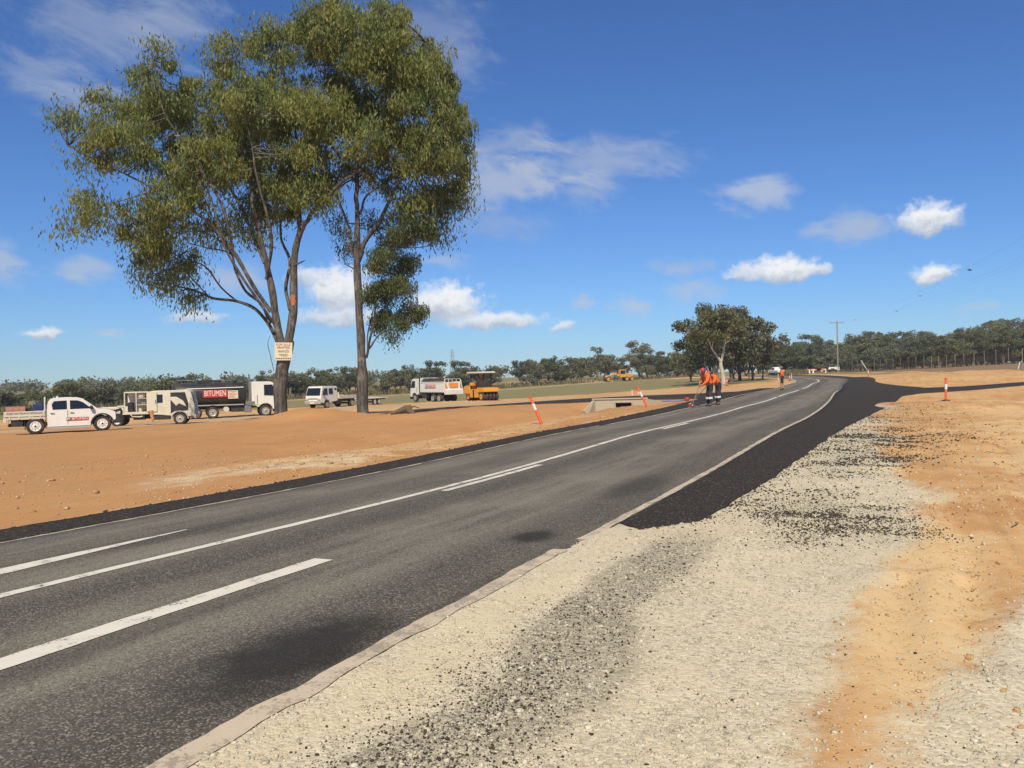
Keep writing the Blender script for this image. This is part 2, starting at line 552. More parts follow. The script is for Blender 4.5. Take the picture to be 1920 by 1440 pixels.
ROAD = resample(catmull([(-26, -41), (-14.5, -16.4), (-3.96, 6.32), (0.35, 15.4), (4.9, 25), (10, 35.6), (16.4, 50), (22.2, 63.2), (29, 80), (35.3, 95.1),
                         (43, 118), (49.5, 142), (53.5, 166), (53, 190), (45.5, 211), (29, 229), (0, 244), (-40, 256), (-120, 270)], 0.5), 0.5)
_t = np.gradient(ROAD, axis=0)
_t /= np.hypot(_t[:, 0], _t[:, 1])[:, None]
ROADN = np.c_[_t[:, 1], -_t[:, 0]]                        # to the right of travel
ROADS = np.r_[0, np.cumsum(np.hypot(*np.diff(ROAD, axis=0).T))]


def off(d, s0=None, s1=None):
    """polyline at offset d (scalar or array) from the centre line"""
    k = slice(None)
    if s0 is not None: k = (ROADS >= s0) & (ROADS <= s1)
    return ROAD[k] + ROADN[k] * (np.asarray(d)[..., None] if hasattr(d, '__len__') else d)


def s_at(y):
    return float(np.interp(y, ROAD[:260, 1], ROADS[:260]))


LE, RE = -2.72, 3.42                                      # edge of seal, left and right of the centre line
_rs = [(-60, 3.62), (2.5, 3.56), (5, 3.47), (8.6, 3.42), (27, 3.38), (40, 3.0), (54, 2.65), (75, 2.7), (95, 2.9), (130, 3.1), (600, 3.1)]
RE_S = lambda s: np.interp(s, [s_at(a) if a < 95 else s_at(94.9) + (a - 95) * 1.1 for a, _ in _rs], [b for _, b in _rs])
RE_ALL = RE_S(ROADS)
# new black seal, left strip: outer edge
strip_out = lambda s: -3.70 - 0.5 * sstep(s, s_at(24), s_at(44))

R_OUT = resample(catmull([(1.25, 8.42), (1.56, 8.3), (2.02, 8.9), (2.99, 10.63), (5.05, 14.55), (9.5, 23.05), (15.6, 34.2), (21.8, 46.0), (24.6, 49.6), (27.5, 53.5),
                          (30.0, 60), (31.6, 68.5), (34.8, 79), (41, 93.8), (48.5, 117), (55.5, 142), (60, 166), (59.5, 192)], 0.5), 0.25)
SIDE_A = [(21.5, 45.5), (24.8, 49.4), (29.5, 53.2), (37.7, 60.6), (60, 80), (100, 114)]
SIDE_B = [(27.0, 60), (30.6, 60.5), (34.5, 62.5), (42.9, 69.4), (60, 85), (98, 118)]
ACC_A = [(13.0, 47.8), (9.5, 49.2), (6.6, 50.6), (2.6, 51.8), (-3, 56.5)]                # access road, near edge
ACC_B = [(20.0, 64.5), (14.5, 60.2), (9.5, 58.4), (4, 58.5), (-2, 61.5)]                # access road, far edge
TRACK = [(-52, 38), (-34, 49), (-26, 55), (-22.5, 62), (-20, 72), (-15, 80), (-6, 80), (0, 72), (2, 62), (6, 56)]
TRACK2 = [(-26, 42), (-22, 50), (-20, 60)]
FARTRACK = [(-110, 118), (-60, 140), (-25, 170), (0, 190), (28, 222), (60, 260)]

road_poly = [tuple(q) for q in off(-3.6)[::6]] + [tuple(q) for q in off(RE_ALL)[::-6]]
rs_poly = [tuple(q) for q in R_OUT[::4]] + [(52, 190), (34, 95), (14, 46), (1.0, 8.6)]
side_poly = SIDE_A + SIDE_B[::-1]
acc_poly = ACC_A + ACC_B[::-1]

CULV = (6.55, 48.9)                                        # culvert mouth
DITCH = [(5.4, 48.6), (4.2, 46.6), (1.0, 40.5), (-2.5, 33), (-6, 25), (-9.5, 17)]
RUTS = [[(5.9, 12.5), (5.05, 10.08), (4.21, 7.81), (3.47, 6.22), (3.0, 5.2)], [(22, 38), (18.34, 31.61), (8.69, 14.67), (6.12, 9.91), (4.6, 7.0)], [(2.9, 6.2), (2.59, 5.56), (2.06, 4.37), (1.9, 3.82)],
        [(9.2, 13.5), (7.4, 10.6), (6.0, 8.4), (4.6, 6.0)], [(26, 40), (20, 31), (12.5, 19.5), (9.0, 13.6)], [(20.6, 38), (17.0, 31.9), (7.6, 15.1), (5.6, 11)], [(3.3, 6.1), (2.9, 5.4), (2.35, 4.3)]]


def zones(x, y):
    """colour zones of the ground, all 0..1"""
    z = {}
    jit = vnoise(x, y, 3.0, 3) * 0.35 + vnoise(x, y, 0.9, 4) * 0.2
    far = np.clip(np.hypot(x, y) / 12, 0.35, 6)
    fs = np.clip(np.hypot(x, y) / 22, 0.38, 3.0)
    def inside(poly, soft=1.0):
        sd = poly_sd(x, y, poly) + jit * far * 1.1
        return 1 - sstep(sd, -soft * fs, soft * fs)
    grass = inside([(-600, 90), (-150, 62), (-60, 74), (-25, 91), (-4, 104), (14, 103), (26, 103), (33, 112), (41, 128), (46, 150), (47, 185), (30, 216), (0, 232), (-60, 244), (-120, 900), (-600, 900)])
    grass = np.maximum(grass, inside([(57, 130), (62, 126), (66, 150), (74, 175), (84, 205), (120, 330), (100, 900), (-100, 900), (-80, 268), (0, 262), (40, 238), (60, 205), (64, 170)]))
    z['grass'] = grass
    z['brown'] = np.maximum(inside([(56, 80), (57.5, 95), (66.5, 133), (71, 162), (78, 200), (130, 420), (600, 420), (600, 60), (90, 62)]),
                            0.3 * inside([(-8, 15), (-30, 16), (-60, 40), (-40, 55), (-24, 45), (-14, 40), (-6, 24)]))
    g = inside([(17.5, 42), (12.4, 28.0), (8.2, 17.6), (6.38, 13.4), (4.6, 8.97), (3.5, 7.39), (2.33, 5.72), (1.68, 4.4), (1.07, 3.29), (0.3, 1), (-2, -8), (-14, -16), (-3.0, 1), (0.8, 8.5), (2.5, 11), (14, 36)])
    g = np.maximum(g, inside([(1.4, 3.0), (1.53, 3.4), (2.24, 4.28), (3.04, 5.2), (8, 9), (9, 0), (2, 0)]) * 0.9)
    g = np.maximum(g, 0.42 * inside([(-7.55, 18.45), (-5.21, 20.01), (-3.4, 22.0), (-1.0, 27), (-2.0, 21.5), (-3.94, 17.73), (-5.56, 15.83), (-7.2, 13)]))
    z['gravel'] = g
    p1 = 1 - sstep(seg_dist(x, y, TRACK) + jit * 2, 2.2, 4.2)
    p2 = 1 - sstep(seg_dist(x, y, FARTRACK) + jit * 2, 1.4, 3.2)
    p3 = inside([(2, 60), (20, 66), (26, 84), (20, 96), (0, 90)], 1.5) * 0.5
    z['pale'] = np.maximum(np.maximum(p1, p2), p3)
    z['grass'] = z['grass'] * (1 - p2)
    z['sand'] = np.maximum(0.8 * inside([(2.3, 5.85), (3.3, 7.2), (3.9, 7.2), (3.1, 5.3), (2.3, 4.0), (1.7, 3.7), (1.75, 4.47)], 1.0), 0.65 * inside([(2.6, 8.2), (4.2, 8.6), (4.6, 7.4), (3.59, 6.4), (2.4, 6.6)], 1.2))
    z['sand'] = np.maximum(z['sand'], 0.55 * inside([(5.5, 9.5), (7, 13), (14, 26), (22, 40), (26, 40), (14, 20), (7, 8)], 1.5))
    z['sand'] = np.maximum(z['sand'], 0.45 * inside([(2.5, 42), (-1, 36), (-4, 28), (-7.5, 19), (-6.5, 14.5), (-3, 19), (1, 27.5), (6, 40)]))
    d = inside([(2.93, 9.97), (4.11, 10.69), (3.63, 7.87), (2.58, 7.49)], 2.2) * 0.8
    d = np.maximum(d, inside([(6.01, 16.42), (10.05, 21.68), (6.91, 14.14), (4.51, 11.71)], 2.2) * 0.8)
    d = np.maximum(d, inside([(9.5, 24), (15, 35), (17.5, 37), (11.0, 22.8)], 1.5) * 0.6)
    d = np.maximum(d, inside([(0.27, 5.15), (1.59, 7.85), (1.25, 6.6), (0.75, 5.6)], 1.2) * 0.55)
    d = np.maximum(d, inside([(-0.62, 3.3), (0.20, 4.95), (0.5, 5.1), (-0.2, 3.2), (-0.5, 2.6), (-0.95, 2.6)], 1.2) * 0.55)
    z['dark'] = np.clip(d * 1.35, 0, 1)
    z['red'] = 0.8 * (1 - sstep(x * 0.907 - y * 0.42 + jit, -10.4, -9.6)) * (1 - sstep(y, 52, 70)) + 0.45 * inside([(5, 9), (4.2, 6), (3.5, 3), (9, 3), (14, 14), (10, 16)], 1.5)
    pp_ = x * 0.907 - y * 0.42 + 6.13 - 3.42               # metres right of the edge of the asphalt
    wv_ = vnoise(x, y, 1.4, 5) * 0.16 + vnoise(x, y, 0.4, 6) * 0.08
    near = (1 - sstep(y, 7.4, 9.2)) * sstep(y, -6, 0)
    z['band'] = sstep(pp_ + wv_, .5, .75) * (1 - sstep(pp_ + wv_, .95, 1.5)) * near
    z['dust'] = np.maximum(sstep(pp_, .08, .2) * (1 - sstep(pp_ + wv_, .32, .6)) * sstep(y, -6, 0) * (1 - sstep(y, 30, 45)), .8 * inside([(1.0, 8.3), (1.3, 7.6), (2.2, 7.9), (3.4, 10.4), (6.0, 15.5), (5.2, 15.2), (3.0, 10.9), (2.0, 9.0)], 0.7))
    return z


def ground_z(x, y):
    x = np.asarray(x, float)
    y = np.asarray(y, float)
    z = base(x, y)
    r = np.hypot(x, y)
    paved = np.full(x.shape, 50.0)
    nr = (r < 290) & (np.min(np.hypot(x[:, None] - ROAD[None, ::24, 0], y[:, None] - ROAD[None, ::24, 1]), axis=1) < 22) | (poly_sd(x, y, side_poly) < 3)
    a, b = x[nr], y[nr]
    paved[nr] = np.minimum(np.minimum(poly_sd(a, b, road_poly), poly_sd(a, b, rs_poly)), np.minimum(poly_sd(a, b, side_poly), poly_sd(a, b, acc_poly)))
    loose = sstep(paved, 0.0, 1.2)
    sunk = sstep(-paved, 0.0 + 0.010 * r, 0.1 + 0.03 * r)
    # shoulder falling away on the left, ditch to the culvert
    dd = seg_dist(x, y, DITCH)
    dw = sstep(y, 15, 34) * (1 - sstep(y, 49.4, 50.6))
    z = z - 0.42 * np.exp(-(dd / 1.7) ** 2) * loose * dw
    pit = np.exp(-((x - 6.2) / 2.0) ** 2 - ((y - 48.0) / 1.9) ** 2) * (1 - sstep(y, 49.2, 50.6)) * loose
    z = z - 0.55 * pit
    # spoil heaps
    for hx, hy, h, rx, ry in [(-11.5, 44.6, .5, 2.0, 1.6), (-9.6, 44.2, .22, 1.6, 1.4), (-8.3, 45.2, .12, 1.8, 1.5), (-5.2, 42.5, .25, 1.6, 1.2), (-6.8, 41.5, .12, 2.5, 1.5), (-16, 42, .15, 2.5, 2),
                              (-1.5, 44, .2, 3, 1.6), (2, 47.5, .12, 2, 1.3), (33, 66.5, 0, 1, 1), (-14, 38, .12, 3, 2), (15, 21, .1, 2, 3), (18, 33, .15, 2, 3)]:
        z = z + h * np.exp(-((x - hx) / rx) ** 2 - ((y - hy) / ry) ** 2)
    n = vnoise(x, y, 5.0, 11) * 0.07 + vnoise(x, y, 1.7, 12) * 0.038 + vnoise(x, y, 0.55, 13) * 0.012 + vnoise(x, y, 0.21, 14) * 0.005
    al, ac = x * 0.42 + y * 0.907, x * 0.907 - y * 0.42
    n = n + vnoise(al * 0.12, ac, 0.45, 15) * 0.016 + vnoise(al * 0.08, ac, 1.3, 16) * 0.03
    n = n * np.clip(r / 14, 0.35, 1.0)
    z = z + n * loose * (1 - 0.6 * sstep(r, 90, 200))
    for rt in RUTS:
        d = seg_dist(x, y, rt)
        z = z + (-0.034 * np.exp(-(d / 0.11) ** 2) + 0.022 * np.exp(-((d - 0.22) / 0.09) ** 2)) * loose
    lip = np.where(x * 0.907 - y * 0.42 > -6, 0.014 - 0.020 * (1 - sstep(r, 9, 16)) * sstep(paved, 0.04, 0.10), 0.03)
    return z - lip - 0.06 * sunk


def zat(x, y):
    """height of the finished ground sheet (bilinear)"""
    fx = np.interp(x, gx, np.arange(NG))
    fy = np.interp(y, gy, np.arange(NG))
    i, j = min(int(fx), NG - 2), min(int(fy), NG - 2)
    u, v = fx - i, fy - j
    return float((ZG[j, i] * (1 - u) + ZG[j, i + 1] * u) * (1 - v) + (ZG[j + 1, i] * (1 - u) + ZG[j + 1, i + 1] * u) * v)


def road_d(x, y):
    return float(np.min(np.hypot(ROAD[:, 0] - x, ROAD[:, 1] - y)))


def bat(x, y):
    return float(base(np.array([x]), np.array([y]))[0])


def ground_material():
    m, t = material('bare_earth_and_gravel')
    co = t.n('NewGeometry').outputs['Position']
    a1 = t.n('SeparateColor', {0: t.n('Attribute', attribute_name='zone_a').outputs['Color']})
    a2 = t.n('SeparateColor', {0: t.n('Attribute', attribute_name='zone_b').outputs['Color']})
    a3 = t.n('SeparateColor', {0: t.n('Attribute', attribute_name='zone_c').outputs['Color']})
    nb = t.noise(co, 0.16, 4, 0.6)
    nm = t.noise(co, 1.3, 5, 0.62)
    nf = t.noise(co, 9.0, 5, 0.65)
    nff = t.noise(co, 70.0, 4, 0.7)
    vor = t.n('TexVoronoi', {'Vector': co, 'Scale': 42.0, 'Randomness': 1.0})
    vor2 = t.n('TexVoronoi', {'Vector': co, 'Scale': 95.0, 'Randomness': 1.0})
    def wt(sock, k=1.0):
        q = t.math('ADD', sock, t.math('MULTIPLY', t.math('SUBTRACT', nm, 0.5), 0.9 * k))
        q = t.math('ADD', q, t.math('MULTIPLY', t.math('SUBTRACT', nf, 0.5), 0.7 * k))
        return t.step(q, 0.22, 0.78)
    dirt = t.mix(t.step(nb, 0.35, 0.65), (0.46, 0.24, 0.095), (0.58, 0.345, 0.15))
    dirt = t.mix(t.step(nm, 0.35, 0.7, 0, 0.6), dirt, (0.66, 0.44, 0.22))
    dirt = t.mix(t.step(nf, 0.52, 0.75, 0, 0.5), dirt, (0.37, 0.205, 0.095))
    dirt = t.mix(t.step(nff, 0.62, 0.78, 0, 0.5), dirt, (0.25, 0.14, 0.07))
    rot = t.n('VectorRotate', {'Vector': co, 'Angle': R(24.8)}, rotation_type='Z_AXIS').outputs[0]
    drag = t.noise(t.n('VectorMath', {0: rot, 1: (2.6, 0.16, 1)}, operation='MULTIPLY').outputs[0], 1.0, 5, 0.62)
    dirt = t.mix(t.step(drag, 0.5, 0.72, 0, 0.55), dirt, (0.36, 0.2, 0.09))
    dirt = t.mix(t.step(drag, 0.45, 0.28, 0, 0.5), dirt, (0.66, 0.45, 0.23))
    dirt = t.mix(t.math('MULTIPLY', wt(a3.outputs[2], 1.0), 0.7), dirt, t.mix(nf, (0.47, 0.235, 0.095), (0.37, 0.18, 0.075)))
    sand = t.mix(nf, (0.60, 0.41, 0.20), (0.68, 0.49, 0.27))
    c = t.mix(wt(a2.outputs[0]), dirt, sand)
    vc = t.n('SeparateColor', {0: vor.outputs['Color']})
    grav = t.mix(vc.outputs[0], (0.44, 0.385, 0.275), (0.70, 0.63, 0.475))
    grav = t.mix(t.step(vc.outputs[1], 0.86, 0.97, 0, 0.7), grav, (0.15, 0.13, 0.11))
    grav = t.mix(t.step(nff, 0.35, 0.7, 0, 0.6), grav, (0.62, 0.54, 0.375))
    grav = t.mix(t.step(nm, 0.42, 0.68, 0, 0.65), grav, (0.70, 0.60, 0.41))
    grav = t.mix(t.step(nb, 0.5, 0.66, 0, 0.4), grav, (0.4, 0.35, 0.26))
    gb = t.mix(vc.outputs[0], (0.17, 0.15, 0.115), (0.46, 0.41, 0.31))
    grav = t.mix(t.math('MULTIPLY', wt(a3.outputs[0], 1.2), 0.75), grav, gb)
    c = t.mix(wt(a1.outputs[1]), c, grav)
    c = t.mix(t.math('MULTIPLY', wt(a3.outputs[1], 0.9), 0.6), c, t.mix(nf, (0.56, 0.47, 0.31), (0.68, 0.58, 0.40)))
    pale = t.mix(nf, (0.42, 0.30, 0.18), (0.50, 0.37, 0.23))
    c = t.mix(wt(a1.outputs[2]), c, pale)
    gr = t.mix(t.step(nm, 0.35, 0.65), (0.21, 0.18, 0.08), (0.31, 0.25, 0.13))
    gr = t.mix(t.step(nb, 0.4, 0.62), gr, (0.22, 0.2, 0.085))
    gr = t.mix(t.step(nf, 0.45, 0.75, 0, 0.8), gr, (0.14, 0.145, 0.055))
    c = t.mix(wt(a1.outputs[0], 0.7), c, gr)
    br = t.mix(nm, (0.22, 0.135, 0.075), (0.30, 0.19, 0.105))
    c = t.mix(wt(a2.outputs[1], 0.8), c, br)
    # scattered black stones
    thr = t.math('MULTIPLY', a2.outputs[2], 1.0)
    vd = t.n('SeparateColor', {0: vor2.outputs['Color']})
    dk = t.math('LESS_THAN', t.math('ADD', vd.outputs[0], t.math('MULTIPLY', t.math('SUBTRACT', nf, 0.5), 1.3)), thr)
    c = t.mix(t.math('MULTIPLY', dk, t.step(vor2.outputs['Distance'], 0.55, 0.3)), c, (0.03, 0.027, 0.025))
    h = t.math('ADD', t.math('MULTIPLY', nff, 0.6), t.math('MULTIPLY', nf, t.math('MULTIPLY_ADD', a1.outputs[1], -1.3, 1.5)))
    hv = t.math('MULTIPLY', t.math('SUBTRACT', 1.0, vor.outputs['Distance']), a1.outputs[1])
    nrm = bump(t, t.math('ADD', h, t.math('MULTIPLY', hv, 0.7)), 0.008, 0.9)
    nrm = bump(t, nm, 0.02, 0.6, nrm)
    finish(t, c, 0.95, nrm, spec=0.12)
    return m


NG = 600
U = math.asinh(900 / 4.0)
us = np.linspace(-U, U, NG)
gx = 4.0 * np.sinh(us) + 1.0
gy = 4.0 * np.sinh(us) + 9.0
X, Y = np.meshgrid(gx, gy)
X, Y = X.ravel(), Y.ravel()
Zg = ground_z(X, Y)
ZG = Zg.reshape(NG, NG)
idx = np.arange(NG * NG).reshape(NG, NG)
Fq = np.stack([idx[:-1, :-1].ravel(), idx[:-1, 1:].ravel(), idx[1:, 1:].ravel(), idx[1:, :-1].ravel()], 1)
ground = np_mesh('ground', np.c_[X, Y, Zg], Fq, ground_material(), smooth=True)
tag(ground, 'orange earth, pale gravel and grass on both sides of the road', kind='structure')
zz = zones(X, Y)
for nm_, ks in (('zone_a', ('grass', 'gravel', 'pale')), ('zone_b', ('sand', 'brown', 'dark')), ('zone_c', ('band', 'dust', 'red'))):
    at_ = ground.data.attributes.new(nm_, 'FLOAT_COLOR', 'POINT')
    at_.data.foreach_set('color', np.c_[zz[ks[0]], zz[ks[1]], zz[ks[2]], np.ones(len(X))].astype(np.float32).ravel())


def ribbon(name, A, B, mat, lift=0.0, nacross=6, uvs=True, parent=None, thick=0.0):
    """sheet between two polylines of equal length"""
    A, B = np.asarray(A, float), np.asarray(B, float)
    n = len(A)
    t = np.linspace(0, 1, nacross + 1)
    P = A[:, None, :] * (1 - t)[None, :, None] + B[:, None, :] * t[None, :, None]
    z = base(P[..., 0], P[..., 1]) + lift
    V = np.dstack([P, z])
    if thick:
        V = np.concatenate([np.dstack([A[:, None, :], z[:, :1] - thick]), V, np.dstack([B[:, None, :], z[:, -1:] - thick])], 1)
    k = V.shape[1]
    V = V.reshape(-1, 3)
    id_ = np.arange(n * k).reshape(n, k)
    F = np.stack([id_[:-1, :-1].ravel(), id_[:-1, 1:].ravel(), id_[1:, 1:].ravel(), id_[1:, :-1].ravel()], 1)
    o = np_mesh(name, V, F, mat, parent, smooth=False)
    me = o.data
    if me.polygons[0].normal.z < 0: me.flip_normals()
    if uvs:
        mid = (A + B) / 2
        s = np.r_[0, np.cumsum(np.hypot(*np.diff(mid, axis=0).T))]
        wdt = np.hypot(*(B - A).T)
        tt = np.r_[0, t, 1] if thick else t
        uv = np.dstack([tt[None, :] * wdt[:, None], np.repeat(s[:, None], k, 1)]).reshape(-1, 2)
        li = np.empty(len(me.loops), dtype=np.int32)
        me.loops.foreach_get('vertex_index', li)
        l = me.uv_layers.new(name='UVMap')
        l.data.foreach_set('uv', uv[li].astype(np.float32).ravel())
    return o


def asphalt_material():
    m, t = material('worn_asphalt')
    co = t.n('NewGeometry').outputs['Position']
    uv = t.n('SeparateXYZ', {0: t.n('UVMap').outputs[0]})
    st = t.n('CombineXYZ', {0: uv.outputs[0], 1: t.math('MULTIPLY', uv.outputs[1], 0.06)}).outputs[0]
    streak = t.noise(st, 3.0, 6, 0.66)
    nb = t.noise(co, 0.45, 4, 0.6)
    nf = t.noise(co, 60.0, 4, 0.7)
    vor = t.n('TexVoronoi', {'Vector': co, 'Scale': 95.0})
    vc = t.n('SeparateColor', {0: vor.outputs['Color']})
    c = t.mix(t.step(streak, 0.32, 0.68), (0.10, 0.092, 0.076), (0.195, 0.178, 0.145))
    c = t.mix(t.step(nb, 0.42, 0.66, 0, 0.55), c, (0.23, 0.207, 0.165))
    # polished, oil-darkened wheel paths
    for x0, k in ((1.75, .55), (3.4, .75), (5.75, .7)):
        d = t.math('ABSOLUTE', t.math('SUBTRACT', t.math('ADD', uv.outputs[0], t.math('MULTIPLY', t.math('SUBTRACT', nb, 0.5), 0.9)), x0))
        c = t.mix(t.step(d, 0.8, 0.1, 0, k), c, (0.062, 0.057, 0.05))
    c = t.mix(t.step(vc.outputs[0], 0.62, 0.98, 0, 0.6), c, (0.36, 0.33, 0.27))
    c = t.mix(t.step(vc.outputs[1], 0.72, 1.0, 0, 0.6), c, (0.03, 0.029, 0.028))
    # round tar patches
    for (px_, py_, ra, rb, k) in [(0.18, 8.14, 0.26, 0.42, 0.85), (-1.27, 4.76, 0.5, 1.0, 0.9), (1.75, 11.7, 0.45, 1.5, 0.5), (-3.6, 9.2, 0.3, 1.6, 0.35), (0.0, 6.3, 0.3, 2.0, 0.4), (-2.6, 4.9, 0.25, 2.4, 0.35)]:
        q = t.n('VectorMath', {0: co, 1: (px_, py_, 0)}, operation='SUBTRACT').outputs[0]
        q = t.n('VectorRotate', {'Vector': q, 'Angle': R(24.8)}, rotation_type='Z_AXIS').outputs[0]
        q = t.n('VectorMath', {0: q, 1: (1 / ra, 1 / rb, 0)}, operation='MULTIPLY').outputs[0]
        ln = t.n('VectorMath', {0: q}, operation='LENGTH').outputs[1]
        ln = t.math('ADD', ln, t.math('MULTIPLY', t.math('SUBTRACT', t.noise(co, 4.0, 4), 0.5), 0.7))
        c = t.mix(t.step(ln, 1.15, 0.35, 0, k), c, (0.032, 0.03, 0.029))
    h = t.math('ADD', t.math('MULTIPLY', vor.outputs['Distance'], -0.7), nf)
    finish(t, c, 0.88, bump(t, h, 0.006, 0.8), spec=0.1)
    return m


def seal_material():
    m, t = material('fresh_black_seal')
    co = t.n('NewGeometry').outputs['Position']
    vor = t.n('TexVoronoi', {'Vector': co, 'Scale': 70.0})
    vc = t.n('SeparateColor', {0: vor.outputs['Color']})
    nf = t.noise(co, 2.0, 4, 0.65)
    nn = t.noise(co, 50, 3, 0.7)
    c = t.mix(vc.outputs[0], (0.03, 0.0255, 0.0215), (0.058, 0.049, 0.042))
    c = t.mix(t.step(nf, 0.5, 0.72, 0, 0.5), c, (0.048, 0.038, 0.028))
    c = t.mix(t.step(vc.outputs[1], 0.95, 0.99, 0, 0.9), c, (0.3, 0.26, 0.2))
    h = t.math('ADD', t.math('MULTIPLY', vor.outputs['Distance'], -1.0), nn)
    finish(t, c, 0.85, bump(t, h, 0.010, 1.0), spec=0.1)
    return m


def paint_material(name, c0, wear, under=(0.09, 0.085, 0.08)):
    m, t = material(name)
    co = t.n('NewGeometry').outputs['Position']
    n1 = t.noise(co, 3.5, 5, 0.7)
    n2 = t.noise(co, 40, 4, 0.7)
    c = t.mix(t.step(n1, 0.35, 0.7, 0, 0.5), c0, tuple(a * 0.8 for a in c0))
    k = t.math('ADD', t.math('MULTIPLY', n1, 0.7), t.math('MULTIPLY', n2, 0.5))
    c = t.mix(t.step(k, wear, wear + 0.05, 0, 0.92), c, under)
    finish(t, c, 0.7, bump(t, n2, 0.004, 0.6), spec=0.25)
    return m


def jitter(P, N, amp, sc, seed):
    P = np.asarray(P, float)
    s = np.r_[0, np.cumsum(np.hypot(*np.diff(P, axis=0).T))]
    j = vnoise(s, s * 0 + 3.3, sc, seed) * amp + vnoise(s, s * 0 + 9.1, sc * 0.3, seed + 1) * amp * 0.5
    return P + N * j[:, None]


def normals(P):
    t = np.gradient(np.asarray(P, float), axis=0)
    t /= np.hypot(t[:, 0], t[:, 1])[:, None]
    return np.c_[t[:, 1], -t[:, 0]]


M['asphalt'] = asphalt_material()
M['seal'] = seal_material()
M['line'] = paint_material('white_road_paint', (0.70, 0.655, 0.56), 0.665)
M['old_line'] = paint_material('worn_dusty_edge_line', (0.56, 0.46, 0.34), 0.60, (0.33, 0.28, 0.21))

road = ribbon('road', off(LE), off(RE_ALL + 0.12), M['asphalt'], 0.0, 10, thick=0.06)
tag(road, 'grey two lane asphalt road curving away to the left', kind='structure')

# left strip of fresh black seal
k0 = (ROADS > s_at(-20)) & (ROADS < s_at(72))
c_l = resample(ROAD[k0], 0.12)
n_l = normals(c_l)
s_l = np.interp(c_l[:, 1], ROAD[:260, 1], ROADS[:260])
inner = jitter(c_l + n_l * (LE + 0.03), n_l, 0.035, 0.5, 31)
outer = jitter(c_l + n_l * strip_out(s_l)[:, None], n_l, 0.05, 0.7, 37)
o = ribbon('shoulder_seal', outer, inner, M['seal'], 0.012, 6, thick=0.09)
tag(o, 'fresh black bitumen strip along the left edge of the road', kind='structure')
# right widening
_k = (ROADS >= s_at(8.6) - 0.2) & (ROADS <= s_at(95) + 112)
inn = resample(ROAD[_k] + ROADN[_k] * (RE_ALL[_k] + 0.04)[:, None], 0.25)
nn_ = len(R_OUT)
d_out = np.r_[0, np.cumsum(np.hypot(*np.diff(R_OUT, axis=0).T))] / np.sum(np.hypot(*np.diff(R_OUT, axis=0).T))
inn2 = np.array([inn[np.argmin(np.hypot(*(inn - q).T))] for q in R_OUT])
pos = np.maximum.accumulate(np.array([np.argmin(np.hypot(*(inn - q).T)) for q in R_OUT]))
# smooth the foot points so that rungs never cross
ker = np.ones(15) / 15
pos = np.convolve(np.pad(pos.astype(float), 7, 'edge'), ker, 'valid')
inn2 = np.c_[np.interp(pos, np.arange(len(inn)), inn[:, 0]), np.interp(pos, np.arange(len(inn)), inn[:, 1])]
fine = np.linspace(0, nn_ - 1, nn_ * 2)
A_ = np.c_[np.interp(fine, np.arange(nn_), inn2[:, 0]), np.interp(fine, np.arange(nn_), inn2[:, 1])]
B_ = np.c_[np.interp(fine, np.arange(nn_), R_OUT[:, 0]), np.interp(fine, np.arange(nn_), R_OUT[:, 1])]
B_ = jitter(B_, normals(B_), 0.035, 0.5, 41)
o = ribbon('widened_seal', A_, B_, M['seal'], -0.006, 8, thick=0.03)
tag(o, 'fresh black bitumen widening on the right side of the road', kind='structure')
sa = resample(catmull(SIDE_A, 0.5), 0.5)
sb = resample(catmull(SIDE_B, 0.5), 0.5)
n_ = min(len(sa), len(sb))
ii = lambda P, n: np.c_[np.interp(np.linspace(0, len(P) - 1, n), np.arange(len(P)), P[:, 0]), np.interp(np.linspace(0, len(P) - 1, n), np.arange(len(P)), P[:, 1])]
sa, sb = ii(sa, n_), ii(sb, n_)
o = ribbon('side_road', jitter(sb, normals(sb), 0.06, 0.8, 43), jitter(sa, normals(sa), 0.06, 0.8, 44), M['seal'], -0.012, 5, thick=0.03)
tag(o, 'black sealed side road leaving to the right', kind='structure')
aa = resample(catmull(ACC_A, 0.5), 0.3)
ab = resample(catmull(ACC_B, 0.5), 0.3)
n_ = min(len(aa), len(ab))
aa, ab = ii(aa, n_), ii(ab, n_)
o = ribbon('access_road', jitter(aa, normals(aa), 0.05, 0.7, 46), jitter(ab, normals(ab), 0.05, 0.7, 47), M['seal'], 0.002, 6, thick=0.04)
tag(o, 'black sealed access road joining from the left over the culvert', kind='structure')


def line(name, d0, d1, s0, s1, mat, label, wob=0.008, lift=0.005, taper=None, edge=False):
    c = resample(ROAD[(ROADS >= s0 - 1) & (ROADS <= s1 + 1)], 0.1)
    n = normals(c)
    k = (np.cumsum(np.r_[0, np.hypot(*np.diff(c, axis=0).T)]))
    kk = (k >= 1) & (k <= k[-1] - 1)
    c, n = c[kk], n[kk]
    ex = RE_S(np.linspace(s0, s1, len(c)))[:, None] if edge else 0.0
    a = jitter(c + n * (d0 + ex), n, wob, 0.3, int(s0) % 50)
    b = jitter(c + n * (d1 + ex), n, wob, 0.3, int(s0) % 50 + 5)
    if taper == 'end':
        t = np.linspace(0, 1, len(c))[:, None]
        b = b * (1 - t) + (a + n * 0.03) * t
    o = ribbon(name, a, b, mat, lift, 1)
    tag(o, label, kind='structure')
    return o


